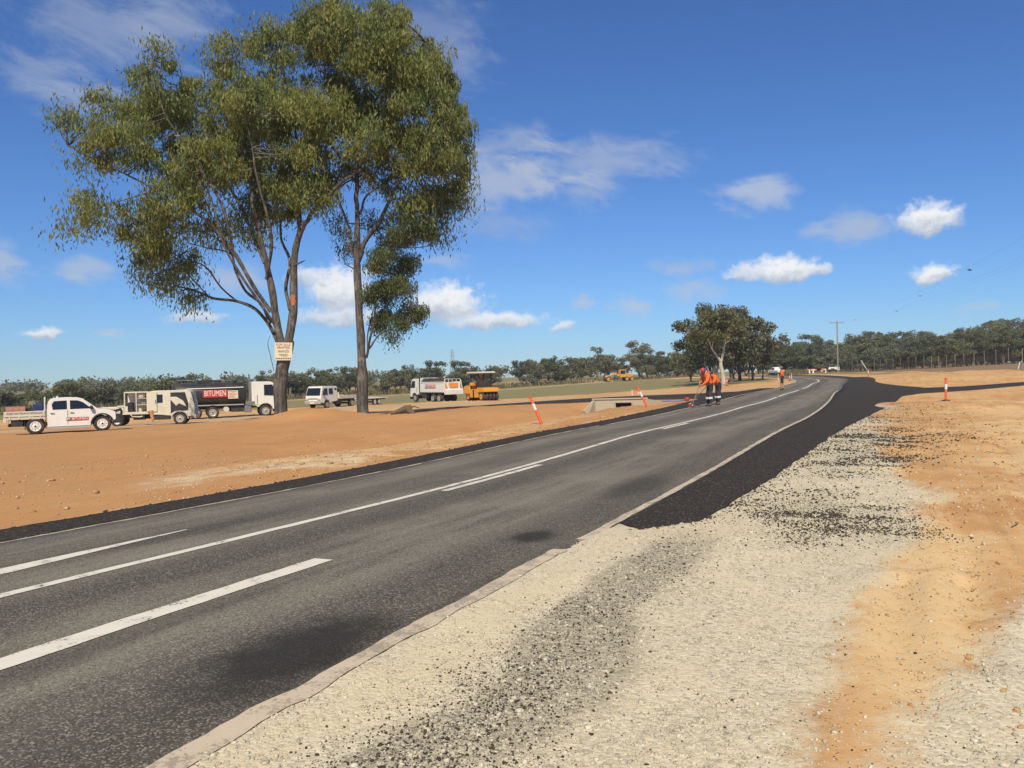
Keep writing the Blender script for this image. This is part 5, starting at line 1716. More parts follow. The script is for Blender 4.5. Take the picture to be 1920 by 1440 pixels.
# ---- tipper truck loaded with black aggregate
def make_tipper():
    root = empty('tipper_truck', label='white tipper truck heaped with black aggregate, left of the yellow roller', cat='truck')
    hw = 1.22
    cabover(root, 4.2, hw, .62, 2.95, M['white'], 2.0, 3.2, .5)
    MB().box(2.0, 2.18, -1.2, 1.2, 1.1, 3.0).build('cab_guard', M['black'], root, .02)
    bd = MB()
    o_ = [(-3.3, 1.25), (-3.3, 2.52), (1.85, 2.52), (1.85, 1.25)]
    MB().box(-3.3, 1.85, -1.2, 1.2, 1.16, 1.28).build('body_floor', M['white'], root, .02)
    for s in (-1, 1):
        MB().prism(o_, s * 1.22 - .04, s * 1.22 + .04).build('body_side', M['white'], root, .02)
        MB().box(-3.3, 1.85, s * 1.22 - .09, s * 1.22 + .09, 2.42, 2.52).build('top_rail', M['white'], root, .02)
    MB().prism([(1.75, 1.25), (1.85, 1.25), (1.85, 2.95), (1.75, 2.85)], -1.2, 1.2).build('headboard', M['white'], root, .02)
    MB().prism([(1.80, 2.6), (1.86, 3.05), (1.2, 3.02), (1.2, 2.98)], -1.15, 1.15).build('canopy_lip', M['white'], root, .01)
    bitumen_sign(root, -.7, 1.95, 1.272, 1, 1.75, .48, SIDE_L)
    # rear: tailgate, rails, warning boards
    MB().box(-3.42, -3.34, -1.22, 1.22, 1.2, 2.45).build('tailgate', M['white'], root, .02)
    rr = MB()
    for y in (-1.15, -.55, .05, .6, 1.15): rr.tube([(-3.46, y, 2.2), (-3.46, y, 2.85)], .03, 6)
    rr.tube([(-3.46, -1.15, 2.85), (-3.46, 1.15, 2.85)], .03, 6)
    rr.tube([(-3.46, -1.2, 1.3), (-3.9, -1.2, 1.2), (-3.5, -1.2, 2.75)], .045, 6)
    rr.tube([(-3.46, 1.2, 1.3), (-3.46, 1.2, 2.85)], .05, 6)
    rr.build('rear_rails', M['white'], root)
    MB().box(-3.56, -3.5, -.75, .55, 1.85, 2.35).build('warning_board', M['orange_sign'], root, .01)
    MB().slab([(-3.53, .75, 1.75), (-3.53, 1.15, 1.75), (-3.53, 1.1, 2.3)], .03).build('warning_triangle', M['orange_sign'], root)
    MB().prism([(-3.35, .95), (-4.0, .95), (-4.0, 1.55), (-3.35, 1.7)], -1.22, 1.22).build('spreader_box', M['white'], root, .03)
    c = MB()
    for y in (-.42, .42): c.box(-3.4, 3.9, y - .07, y + .07, .8, 1.12)
    for x in (-2.2, -.9, 3.2): c.box(x - .12, x + .12, -.9, .9, .4, .62)
    c.box(.6, 1.6, -1.1, -.5, .5, 1.0)
    c.box(.6, 1.6, .5, 1.1, .5, 1.0)
    c.build('chassis', M['chassis'], root)
    for x, w2 in ((-2.2, .5), (-.9, .5), (3.2, .32)):
        wheel(root, x, -1.0, .5, w2, 'alloy', -1, n=20, nuts=False)
        wheel(root, x, 1.0, .5, w2, 'alloy', 1, n=20, nuts=False)
    return root


tp_ = make_tipper()
place(tp_, -9.5, 104.0, 130)
hp = MB()
n = 18
rows = []
for i in range(9):
    for j in range(6):
        u, v = i / 8 * 2 - 1, j / 5 * 2 - 1
        h = max(0, 1 - u * u) ** .7 * max(0, 1 - v * v) ** .5
        hp.v.append((-.7 + u * 2.3, v * 1.08, 2.3 + .62 * h * (1 + .15 * random.uniform(-1, 1))))
for i in range(8):
    for j in range(5): hp.f.append([i * 6 + j, i * 6 + j + 1, (i + 1) * 6 + j + 1, (i + 1) * 6 + j])
bt = [(-3.0, -1.08, 1.3), (1.6, -1.08, 1.3), (1.6, 1.08, 1.3), (-3.0, 1.08, 1.3)]
o = hp.build('aggregate_heap', M['aggregate'], None)
o.location = tp_.location
o.rotation_euler = tp_.rotation_euler
tag(o, 'heap of black aggregate in the tipper truck', 'heap')


# ---- pneumatic roller
def make_roller():
    root = empty('road_roller', label='yellow rubber-tyred road roller with pale canopy', cat='roller')
    prof = [(-2.1, .75), (-2.15, 1.45), (-1.9, 1.6), (-.9, 1.6), (-.85, 1.25), (.6, 1.25), (.65, 1.42), (2.0, 1.38), (2.1, 1.2), (2.1, .95), (.85, .9), (.85, .35), (-.85, .35), (-.85, .75)]
    MB().prism(prof, -.95, .95).build('body', M['yellow'], root, .05, 35, 2)
    MB().box(-.12, .12, -.97, .97, .38, 1.2).build('body_gap', M['black'], root)
    MB().box(-.9, -.5, -.9, .9, 1.6, 1.95).build('engine_cover', M['yellow'], root, .05)
    MB().box(.0, .1, -.5, .5, 1.25, 1.9).build('dash', M['black'], root, .02)
    MB().box(-.55, -.1, -.3, .3, 1.25, 1.7).build('seat', M['black'], root, .05)
    for x, y in ((-.75, -.8), (-.75, .8), (.75, -.8), (.75, .8)):
        MB().box(x - .06, x + .06, y - .06, y + .06, 1.3, 2.95).build('canopy_post', M['black'], root, .01)
    MB().prism([(-1.15, 2.92), (1.2, 2.92), (1.25, 3.0), (1.0, 3.1), (-1.0, 3.1), (-1.2, 3.0)], -1.1, 1.1).build('canopy', M['cream'], root, .03)
    MB().slab([(.7, -.75, 1.45), (.7, .75, 1.45), (.7, .75, 2.1), (.7, -.75, 2.1)], .02).build('guard_screen', M['chassis'], root)
    for k in range(5):
        wheel(root, 1.55, -.84 + k * .42, .48, .27, 'yellow', -1 if k < 2 else 1, n=20, nuts=False)
    for k in range(4):
        wheel(root, -1.5, -.63 + k * .42, .48, .27, 'yellow', -1 if k < 2 else 1, n=20, nuts=False)
    return root


ro = make_roller()
place(ro, -3.3, 88.0, -57)


# ---- far machinery and vehicles
def make_grader():
    root = empty('motor_grader', label='yellow grader parked far off in front of the treeline', cat='grader')
    MB().prism([(-3.9, .9), (-3.9, 2.0), (-2.2, 2.1), (-1.6, 2.1), (-1.6, 1.0)], -.6, .6).build('engine_cover', M['yellow'], root, .06)
    MB().prism([(-1.6, 1.1), (-1.6, 3.2), (0, 3.2), (.1, 1.9), (0, 1.1)], -.75, .75, taper(2, .1)).build('cab', M['yellow'], root, .05)
    side_panels('window', root, [(-1.45, 2.0), (-1.45, 3.0), (-.1, 3.0), (0, 2.0)], .75, 2, .1, M['glass'])
    MB().tube([(0, 0, 1.5), (1.5, 0, 2.0), (3.4, 0, 1.5), (4.1, 0, 1.1)], [.28, .22, .2, .22], 8).build('boom', M['yellow'], root)
    MB().slab([(.6, -1.9, .1), (1.9, 1.9, .1), (1.8, 1.9, .75), (.5, -1.9, .75)], .06).build('blade', M['steel'], root)
    d = MB()
    d.tube([(1.2, -.5, 1.9), (1.2, -.7, .6)], .08, 6)
    d.tube([(1.2, .5, 1.9), (1.2, .7, .6)], .08, 6)
    d.lathe([(.001, 0), (.75, 0), (.75, .12), (.001, .12)], 16, 'Z', (1.2, 0, .75))
    d.build('circle_gear', M['chassis'], root)
    for x in (-3.3, -1.8, 3.7):
        for s in (-1, 1): wheel(root, x, s * .95, .65, .4, 'yellow', s, n=16, nuts=False)
    return root


gd = make_grader()
place(gd, 29.8, 229, 195)


def small_vehicle(name, label, cat, kind, x, y, heading, body='white'):
    root = empty(name, label=label, cat=cat)
    if kind == 'truck':
        prof = [(.6, .5), (.6, 2.25), (1.9, 2.3), (2.25, 2.1), (2.5, 1.3), (2.5, .45)]
        MB().prism(prof, -.98, .98, taper(1.3, .06)).build('cab', M[body], root, .05)
        MB().slab([(2.49, -.82, 1.32), (2.49, .82, 1.32), (2.30, .76, 2.02), (2.30, -.76, 2.02)], .03).build('windscreen', M['glass'], root)
        MB().box(-2.6, .55, -1.05, 1.05, .8, 2.15).build('tray_body', M['chassis'], root, .03)
        MB().box(2.48, 2.6, -.95, .95, .4, .7).build('bumper', M['black'], root, .03)
        xs = (-1.6, 1.7)
    elif kind == 'box':
        MB().box(-3.0, 1.3, -1.15, 1.15, 1.0, 3.1).build('box_body', M[body], root, .03)
        MB().prism([(1.4, .7), (1.4, 2.4), (2.6, 2.4), (2.9, 1.4), (2.9, .6)], -1, 1).build('cab', M['red'], root, .05)
        side_panels('window', root, [(1.8, 1.5), (1.8, 2.2), (2.5, 2.2), (2.75, 1.5)], 1, 5, 0, M['glass'])
        xs = (-2, 2.2)
    else:
        prof = [(-2.3, .45), (-2.35, 1.0), (-1.9, 1.05), (-1.5, 1.65), (.2, 1.72), (.95, 1.12), (1.9, 1.0), (2.2, .85), (2.2, .42)]
        if kind == 'ute': prof = [(-2.4, .5), (-2.4, 1.05), (-.8, 1.05), (-.7, 1.72), (.45, 1.78), (1.15, 1.2), (2.1, 1.08), (2.3, .9), (2.3, .45)]
        MB().prism(prof, -.88, .88, taper(1.0, .25)).build('body', M[body], root, .05)
        f = prof
        a, b = (.45, 1.78), (1.15, 1.2)
        if kind != 'ute': a, b = (.2, 1.72), (.95, 1.12)
        MB().slab([(b[0] - .06, -.74, b[1] + .06), (b[0] - .06, .74, b[1] + .06), (a[0] + .08, .66, a[1] - .06), (a[0] + .08, -.66, a[1] - .06)], .03).build('windscreen', M['glass'], root).location = (.02, 0, .02)
        side_panels('window', root, [(-.5 if kind == 'ute' else -1.3, 1.15), (-.5 if kind == 'ute' else -1.2, 1.55), (a[0] - .05, 1.6), (b[0] - .25, 1.15)], .88, 1.0, .25, M['glass'])
        MB().box(2.2, 2.38, -.85, .85, .4, .72).build('bumper', M['black'], root, .03)
        MB().box(2.26, 2.32, -.4, .4, .75, .95).build('grille', M['chassis'], root)
        xs = (-1.45, 1.4)
    for x_ in xs:
        for s in (-1, 1): wheel(root, x_, s * .78, .38 if kind != 'box' else .48, .25, 'alloy', s, n=14, nuts=False)
    place(root, x, y, heading)
    return root


small_vehicle('tray_truck', 'white-fronted truck coming round the far bend beside the clump', 'truck', 'truck', 54.6, 190, -100)
u2 = small_vehicle('parked_ute', 'white ute parked with a door open under the power pole', 'ute', 'ute', 76.5, 197, -112)
dd = MB().slab([(.8, .9, .5), (.1, 1.5, .5), (.1, 1.5, 1.15), (.15, 1.42, 1.6), (.55, 1.1, 1.6), (.8, .9, 1.15)], .06).build('open_door', M['white'], u2)
MB().slab([(.66, 1.0, 1.18), (.2, 1.4, 1.18), (.2, 1.38, 1.54), (.52, 1.12, 1.54)], .08).build('window', M['glass'], dd)
small_vehicle('tray_ute', 'small white ute on the bend just behind the walking worker', 'ute', 'ute', 59.5, 186, 100)
small_vehicle('box_truck', 'white box truck parked among the trees left of the clump', 'truck', 'box', 52, 243, 170)
small_vehicle('parked_car', 'left of two white cars parked low among the far trees', 'car', 'car', 46.0, 236, 175)
small_vehicle('parked_car', 'right of two white cars parked low among the far trees', 'car', 'car', 50.5, 239, 175)


# ---- bollards and markers
def bollard(x, y, lean, lean_dir, h, label, base_m=True):
    root = empty('bollard', (x, y, zat(x, y) if road_d(x, y) > 4.5 else bat(x, y)), 0, label, 'bollard')
    root.rotation_euler = (R(lean) * math.cos(R(lean_dir)), R(lean) * math.sin(R(lean_dir)), 0)
    MB().lathe([(.001, -.1), (.055, -.1), (.055, h * .9), (.05, h * .92), (.045, h * .93), (.06, h * .95), (.06, h), (.001, h + .01)], 14, 'Z').build('post', M['bollard'], root, smooth=40)
    MB().lathe([(.0, h * .52), (.0585, h * .52), (.0585, h * .74), (.0, h * .74)], 14, 'Z').build('reflective_band', M['reflect'], root, smooth=40)
    if base_m:
        MB().lathe([(.001, .0), (.2, .0), (.19, .05), (.1, .07), (.06, .09), (.001, .09)], 14, 'Z').build('base', M['chassis'], root, smooth=40)
    return root


bollard(1.1, 31.4, -22, 90, 1.15, 'orange bollard leaning left beside the left black strip', False)
bollard(6.9, 42.3, -25, 90, 1.2, 'orange bollard leaning left beside the culvert', False)
bollard(20.77, 39.6, 2, 0, 1.12, 'upright orange bollard on the right-hand dirt by the side road')
bollard(24.7, 95, 0, 0, .95, 'short orange bollard in front of the white-trunked gum')
bollard(37.6, 128, 0, 0, 1.1, 'orange bollard left of the walking worker, right of the clump')
bollard(36.6, 109, 3, 90, .8, 'small orange bollard just right of the walking worker')
bollard(48.3, 112, 0, 0, 1.0, 'orange bollard at the left end of the right-hand fence')


def guide_post(x, y, h, label):
    root = empty('guide_post', (x, y, zat(x, y)), 0, label, 'post')
    MB().box(-.05, .05, -.02, .02, -.1, h).build('post', M['white'], root, .01)
    MB().box(-.035, .035, -.026, -.0205, h * .72, h * .86).build('reflector', M['text_red'], root)


guide_post(39.3, 122, 1.0, 'white guide post left of the walking worker')
guide_post(45.0, 133, 1.0, 'white guide post right of the walking worker on the bend')
guide_post(34.0, 136, .9, 'white guide post left of the far orange bollard')

sb_ = empty('stake_barrier', (11.9, 80, zat(11.9, 80)), 0, 'two white stakes with orange mesh behind the access road', 'barrier')
for x in (-.3, .3): MB().box(x - .035, x + .035, -.03, .03, -.1, .55).build('stake', M['white'], sb_, .008)
mm = MB()
for z in (.22, .3, .38, .46): mm.box(-.27, .27, -.01, .01, z, z + .035)
for x in (-.2, -.07, .07, .2): mm.box(x - .012, x + .012, -.011, .011, .2, .5)
mm.build('mesh_panel', M['bollard'], sb_)

for k, (dx, dy, rz, lab) in enumerate([(-2.2, 0, 10, 'left orange and white barrier board near the parked ute'), (-.6, 1.0, -20, 'middle orange and white barrier board near the parked ute'), (1.3, -.4, 25, 'right orange and white barrier board near the parked ute')]):
    b = empty('barrier_board', (71.0 + dx, 192 + dy, zat(71 + dx, 192 + dy)), R(rz), lab, 'barrier')
    MB().box(-.75, .75, -.03, .03, .55, .95).build('board', M['bollard'], b, .01)
    q = MB()
    for x in (-.45, .05): q.slab([(x, -.036, .56), (x + .2, -.036, .56), (x + .35, -.036, .94), (x + .15, -.036, .94)], .006)
    q.build('white_stripe', M['reflect'], b)
    for x in (-.6, .6): MB().prism([(-.25, 0), (.25, 0), (.04, 1.0), (-.04, 1.0)], x - .03, x + .03).build('leg', M['white'], b).rotation_euler = (0, 0, 0)

# stake with a bucket-like cap beside the service truck
sk = empty('capped_stake', (-19.4, 44.7, zat(-19.4, 44.7)), 0, 'grey stake with an orange-brown cap in front of the service truck', 'stake')
sk.rotation_euler = (0, R(-9), 0)
MB().tube([(0, 0, -.1), (0, 0, .6)], .035, 8).build('stake', M['galv'], sk)
MB().lathe([(.001, .42), (.08, .42), (.11, .95), (.001, .97)], 14, 'Z').build('cap', plain('tan_cap', (.6, .3, .12), .6), sk, smooth=40)

# dead log on the bank
lg = MB()
lg.tube([(-.75, 0, .04), (-.35, .02, .14), (.05, 0, .26), (.35, .05, .34)], [.05, .12, .19, .14], 9)
lg.tube([(.1, 0, .25), (.35, -.1, .1), (.5, -.15, -.05)], [.17, .15, .1], 8)
lg.tube([(.25, .02, .3), (.45, .05, .38), (.75, .1, .28)], [.06, .04, .02], 6)
o = lg.build('log', M['stump'], None, smooth=60)
o.location = (-5.5, 42.2, zat(-5.5, 42.2) - .02)
tag(o, 'grey dead root stump lying on the orange bank', 'log')

# for-sale sign on the left gum
sg = empty('sale_sign', (T1['x'] + .30, T1['y'] - .47, T1['z'] + 3.22), R(4), 'square pale board nailed to the left gum advertising trees for sale', 'sign')
sg.rotation_euler = (0, R(1.5), R(4))
MB().box(-.48, .48, -.015, .015, 0, .98).build('board', M['signboard'], sg, .006)
for body, z, s, mt in (('FOR SALE', .86, .17, 'text_red'), ('GRAFTED', .70, .17, 'text_black'), ('MANGO', .49, .18, 'text_black'), ('TREES', .28, .18, 'text_black')):
    text(body, s, M[mt], sg, (0, -.02, z), SIDE_R, width={'FOR SALE': .78, 'GRAFTED': .7, 'MANGO': .6, 'TREES': .46}[body])
q = MB()
for k in range(9): q.slab([(-.42 + k * .095, -.018, .07), (-.36 + k * .095, -.018, .07), (-.36 + k * .095, -.018, .14), (-.42 + k * .095, -.018, .14)], .004)
q.build('faded_bottom_row', M['text_black'], sg)
# bark wound
sw = MB()
rows_ = [(0, .05), (.1, .13), (.24, .16), (.38, .12), (.52, .14), (.62, .04)]
for z_, w0 in rows_:
    for j in range(5):
        a_ = R(-90) + (j - 2) / 2 * w0 / .24 + random.uniform(-.05, .05)
        rr_ = .245 + random.uniform(0, .012)
        sw.v.append((rr_ * math.cos(a_), rr_ * math.sin(a_), z_ + random.uniform(-.02, .02)))
for i in range(len(rows_) - 1):
    for j in range(4): sw.f.append([i * 5 + j, i * 5 + j + 1, (i + 1) * 5 + j + 1, (i + 1) * 5 + j])
o = sw.build('bark_wound', M['scar'], bpy.data.objects['gum_tree'], smooth=50)
o.location = ((546 - 525) * SC + .16, .22, (779 - 558) * SC - .3)

# ---- culvert
cv = empty('culvert', (CULV[0], CULV[1], 0), R(-3), 'concrete culvert headwall with a dark box opening under the access road', 'culvert')
wall = MB()
z0, z1 = -.85, -.03
ox0, ox1, oz0, oz1 = -.46, .50, -.60, -.19
op = [(ox0, oz0), (ox1, oz0), (ox1 + .03, oz1 - .08), (ox1 - .05, oz1), (ox0 - .02, oz1), (ox0 - .05, oz1 - .06)]
# wall face as pieces around the opening
wall.box(-1.75, ox0 - .05, -.1, .1, z0, z1)
wall.box(ox1 + .03, 1.35, -.1, .1, z0, z1)
wall.box(ox0 - .05, ox1 + .03, -.1, .1, oz1, z1)
wall.box(ox0 - .05, ox1 + .03, -.1, .1, z0, oz0)
wall.build('headwall', M['concrete'], cv)
fr = MB()
for a, b in zip(op, op[1:] + op[:1]):
    fr.tube([(a[0], -.12, a[1]), (b[0], -.12, b[1])], .05, 6)
fr.build('opening_frame', M['concrete'], cv)
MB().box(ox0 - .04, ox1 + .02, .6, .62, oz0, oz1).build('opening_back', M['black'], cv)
ch = MB()
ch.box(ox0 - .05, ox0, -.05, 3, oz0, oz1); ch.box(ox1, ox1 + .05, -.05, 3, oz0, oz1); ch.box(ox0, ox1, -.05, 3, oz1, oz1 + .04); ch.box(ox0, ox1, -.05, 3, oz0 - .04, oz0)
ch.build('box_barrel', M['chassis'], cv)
MB().slab([(1.3, -.1, z0), (2.3, -1.6, z0 + .05), (3.0, -1.7, -.28), (1.35, -.1, z1)], .14).build('wing_wall', M['concrete'], cv)
MB().slab([(-1.7, -.1, z0), (-2.2, -1.2, z0 - .05), (-2.4, -1.25, -.62), (-1.75, -.1, z1)], .14).build('wing_wall', M['concrete'], cv)
MB().slab([(-1.75, -.1, -.80), (-2.5, -1.9, -.76), (2.4, -1.9, -.76), (1.35, -.1, -.80)], .06).build('apron', M['concrete'], cv)
MB().box(-1.85, 1.45, -.16, .16, z1, z1 + .08).build('capping', M['concrete'], cv, .02)

# ---- blue and red tools lying on the seal
tb = empty('tool_bundle', (9.1, 45.4, bat(9.1, 45.4) + .015), R(8), 'blue hose and red drum lying on the black seal left of the rakers', 'tools')
hs = MB()
for k in range(5):
    y = -.2 + k * .1
    hs.tube([(-1.0 + .1 * k, y, .03), (-.5, y + .06 * math.sin(k), .035 + .02 * (k % 2)), (0, y - .05, .03), (.35, y * .6, .05)], .022, 6)
hs.build('hose', M['blue'], tb)
MB().lathe([(.001, -.1), (.1, -.1), (.11, 0), (.1, .1), (.001, .1)], 14, 'X', (.5, 0, .11)).build('drum', M['redcap'], tb, smooth=40)
MB().lathe([(.001, 0), (.07, 0), (.07, .02), (.001, .02)], 10, 'X', (.62, 0, .14)).build('drum_mouth', M['black'], tb)
"""rakes are things of their own, held by the workers, built with them"""

# ---- power pole, wires, birds
pp = empty('power_pole', (78.9, 200, zat(78.9, 200)), 0, 'tall timber power pole with a crossarm at the forest edge', 'pole')
MB().tube([(0, 0, -.5), (0, 0, 12.3)], [.2, .13], 10).build('shaft', M['polewood'], pp)
MB().box(-1.7, 1.7, -.07, .07, 11.8, 11.95).build('crossarm', M['polewood'], pp, .01)
for x in (-1.6, -.8, .8, 1.6):
    MB().lathe([(.001, 0), (.06, 0), (.09, .08), (.05, .12), (.09, .18), (.03, .24), (.001, .25)], 10, 'Z', (x, 0, 11.95)).build('insulator', M['white'], pp)
for k, x in enumerate((-1.6, .8, 1.6)):
    p0 = Vector((78.9 + x, 200, pp.location.z + 12.15))
    p1 = Vector((20 + x, 14, 9.0))
    pth = []
    for i in range(25):
        t = i / 24
        q = p0.lerp(p1, t)
        q.z -= 4 * 1.9 * t * (1 - t)
        pth.append(q)
    o = MB().tube(pth, .004, 4).build('power_wire', M['galv'], None)
    tag(o, ('leftmost thin wire running from the power pole to the upper right', 'middle thin wire running from the power pole to the upper right', 'rightmost thin wire running from the power pole to the upper right')[k], 'wire')


def bird(x, y, z, s, rz, label):
    r_ = empty('bird', (x, y, z), R(rz), label, 'bird', scale=(s, s, s))
    b = MB()
    b.tube([(-.32, 0, .02), (-.2, 0, .0), (0, 0, 0), (.16, 0, .03), (.24, 0, .06), (.32, 0, .05)], [.05, .045, .085, .06, .05, .008], 8)
    for sd in (-1, 1):
        b.slab([(.1, sd * .05, .03), (.06, sd * .32, .14), (-.08, sd * .55, .05), (-.12, sd * .05, .02)], .012)
    b.build('body', M['black'], r_, smooth=60)


bird(25.0, 45, 6.7, .42, 160, 'dark bird in flight, largest and highest on the right')
bird(44.6, 90, 9.1, .5, 80, 'small dark bird below the right-hand white cloud')
bird(56.0, 120, 9.5, .55, 100, 'small dark bird just above the right-hand forest')
bird(70.7, 170, 11.2, .5, 90, 'tiny dark bird right of the power pole')

# ---- lattice pylon far beyond the trees
py = MB()
Hp, wb, wt_ = 26.0, 2.6, .5
P = lambda f, sx, sy: Vector((sx * (wb + (wt_ - wb) * f), sy * (wb + (wt_ - wb) * f), Hp * f))
for sx in (-1, 1):
    for sy in (-1, 1): py.tube([P(0, sx, sy), P(1, sx, sy)], .13, 4)
lv_ = [0, .16, .31, .45, .58, .7, .81, .91, 1]
for a, b in zip(lv_[:-1], lv_[1:]):
    for (s1, s2) in (((-1, -1), (1, -1)), ((1, -1), (1, 1)), ((1, 1), (-1, 1)), ((-1, 1), (-1, -1))):
        py.tube([P(a, *s1), P(b, *s2)], .07, 4)
        py.tube([P(a, *s2), P(b, *s1)], .07, 4)
for f, l in ((.8, 3), (.9, 2.5)): py.tube([(-l, 0, Hp * f), (l, 0, Hp * f)], .12, 4)
o = py.build('lattice_pylon', M['galv'], None)
o.location = (-50.0, 700, -2)
tag(o, 'faint lattice pylon rising above the trees behind the tipper', 'pylon')

# ---- right-hand fence
fn = empty('wire_fence', (57, 95, 0), 0, 'tall wire fence of thin grey posts before the right-hand forest', 'fence')
line_f = resample([(50, 66), (57, 95), (66, 133), (70.7, 162), (75, 190)], 4.05)
pm_ = MB().tube([(0, 0, -.3), (0, 0, 2.45)], .03, 6).mesh('post')
pm_.materials.append(M['polewood'])
tops = []
for q in line_f:
    z = zat(*q)
    o = bpy.data.objects.new('post', pm_)
    COL.objects.link(o)
    o.parent = fn
    o.location = (q[0] - 57, q[1] - 95, z)
    o.rotation_euler = (R(rt.uniform(-1.5, 1.5)), R(rt.uniform(-1.5, 1.5)), 0)
    tops.append((q[0] - 57, q[1] - 95, z))
for hgt in (.15, .5, .85, 1.2, 1.55, 1.9, 2.3):
    MB().tube([(a, b, z + hgt) for a, b, z in tops], .006, 4).build('wire', M['wood'], fn)
mesh_ = MB()
for (a, b, z), (a2, b2, z2) in zip(tops[:-1], tops[1:]):
    for k in range(14):
        t = k / 14
        mesh_.slab([(a + (a2 - a) * t - .004, b + (b2 - b) * t, z + (z2 - z) * t + .1), (a + (a2 - a) * t + .004, b + (b2 - b) * t, z + (z2 - z) * t + .1), (a + (a2 - a) * t + .004, b + (b2 - b) * t, z + (z2 - z) * t + 1.9), (a + (a2 - a) * t - .004, b + (b2 - b) * t, z + (z2 - z) * t + 1.9)], .004)
o = mesh_.build('mesh_wires', M['wood'], fn)
tag(o, kind='stuff')
j = len(tops) - 7
MB().tube([(tops[j][0], tops[j][1], tops[j][2] + .1), (tops[j + 1][0] - .3, tops[j + 1][1], tops[j + 1][2] + 2.4)], .06, 6).build('brace', M['white'], fn)
af = empty('white_strut', (57.5, 93.5, zat(57.5, 93.5)), 0, 'small white bent strut standing at the foot of the fence', 'strut')
MB().tube([(-.25, 0, 0), (0, 0, .85)], .05, 6).build('leg', M['white'], af)
MB().tube([(0, 0, .85), (.35, .1, .45), (.4, .1, 0)], .04, 6).build('leg', M['galv'], af)
# ------------------------------------------------------------------ people
RAD = dict(pelvis=(.185, .16), waist=(.19, .16), chest=(.215, .17), neck=(.065, .065), jaw=(.07, .08), head=(.082, .1), crown=(.06, .07), sL=(.11, .11), sR=(.11, .11), eL=(.085, .085), eR=(.085, .085),
           wL=(.046, .046), wR=(.046, .046), hL=(.04, .026), hR=(.04, .026), pL=(.12, .12), pR=(.12, .12), kL=(.095, .095), kR=(.095, .095), aL=(.08, .08), aR=(.08, .08), tL=(.045, .04), tR=(.045, .04))
EDG = [('pelvis', 'waist', 0), ('waist', 'chest', 0), ('chest', 'neck', 0), ('neck', 'jaw', 2), ('jaw', 'head', 2), ('head', 'crown', 2)]
for s in 'LR':
    EDG += [('chest', 's' + s, 0), ('s' + s, 'e' + s, 0), ('e' + s, 'w' + s, 0), ('w' + s, 'h' + s, 2), ('pelvis', 'p' + s, 1), ('p' + s, 'k' + s, 1), ('k' + s, 'a' + s, 1), ('a' + s, 't' + s, 3)]
BODIES = []


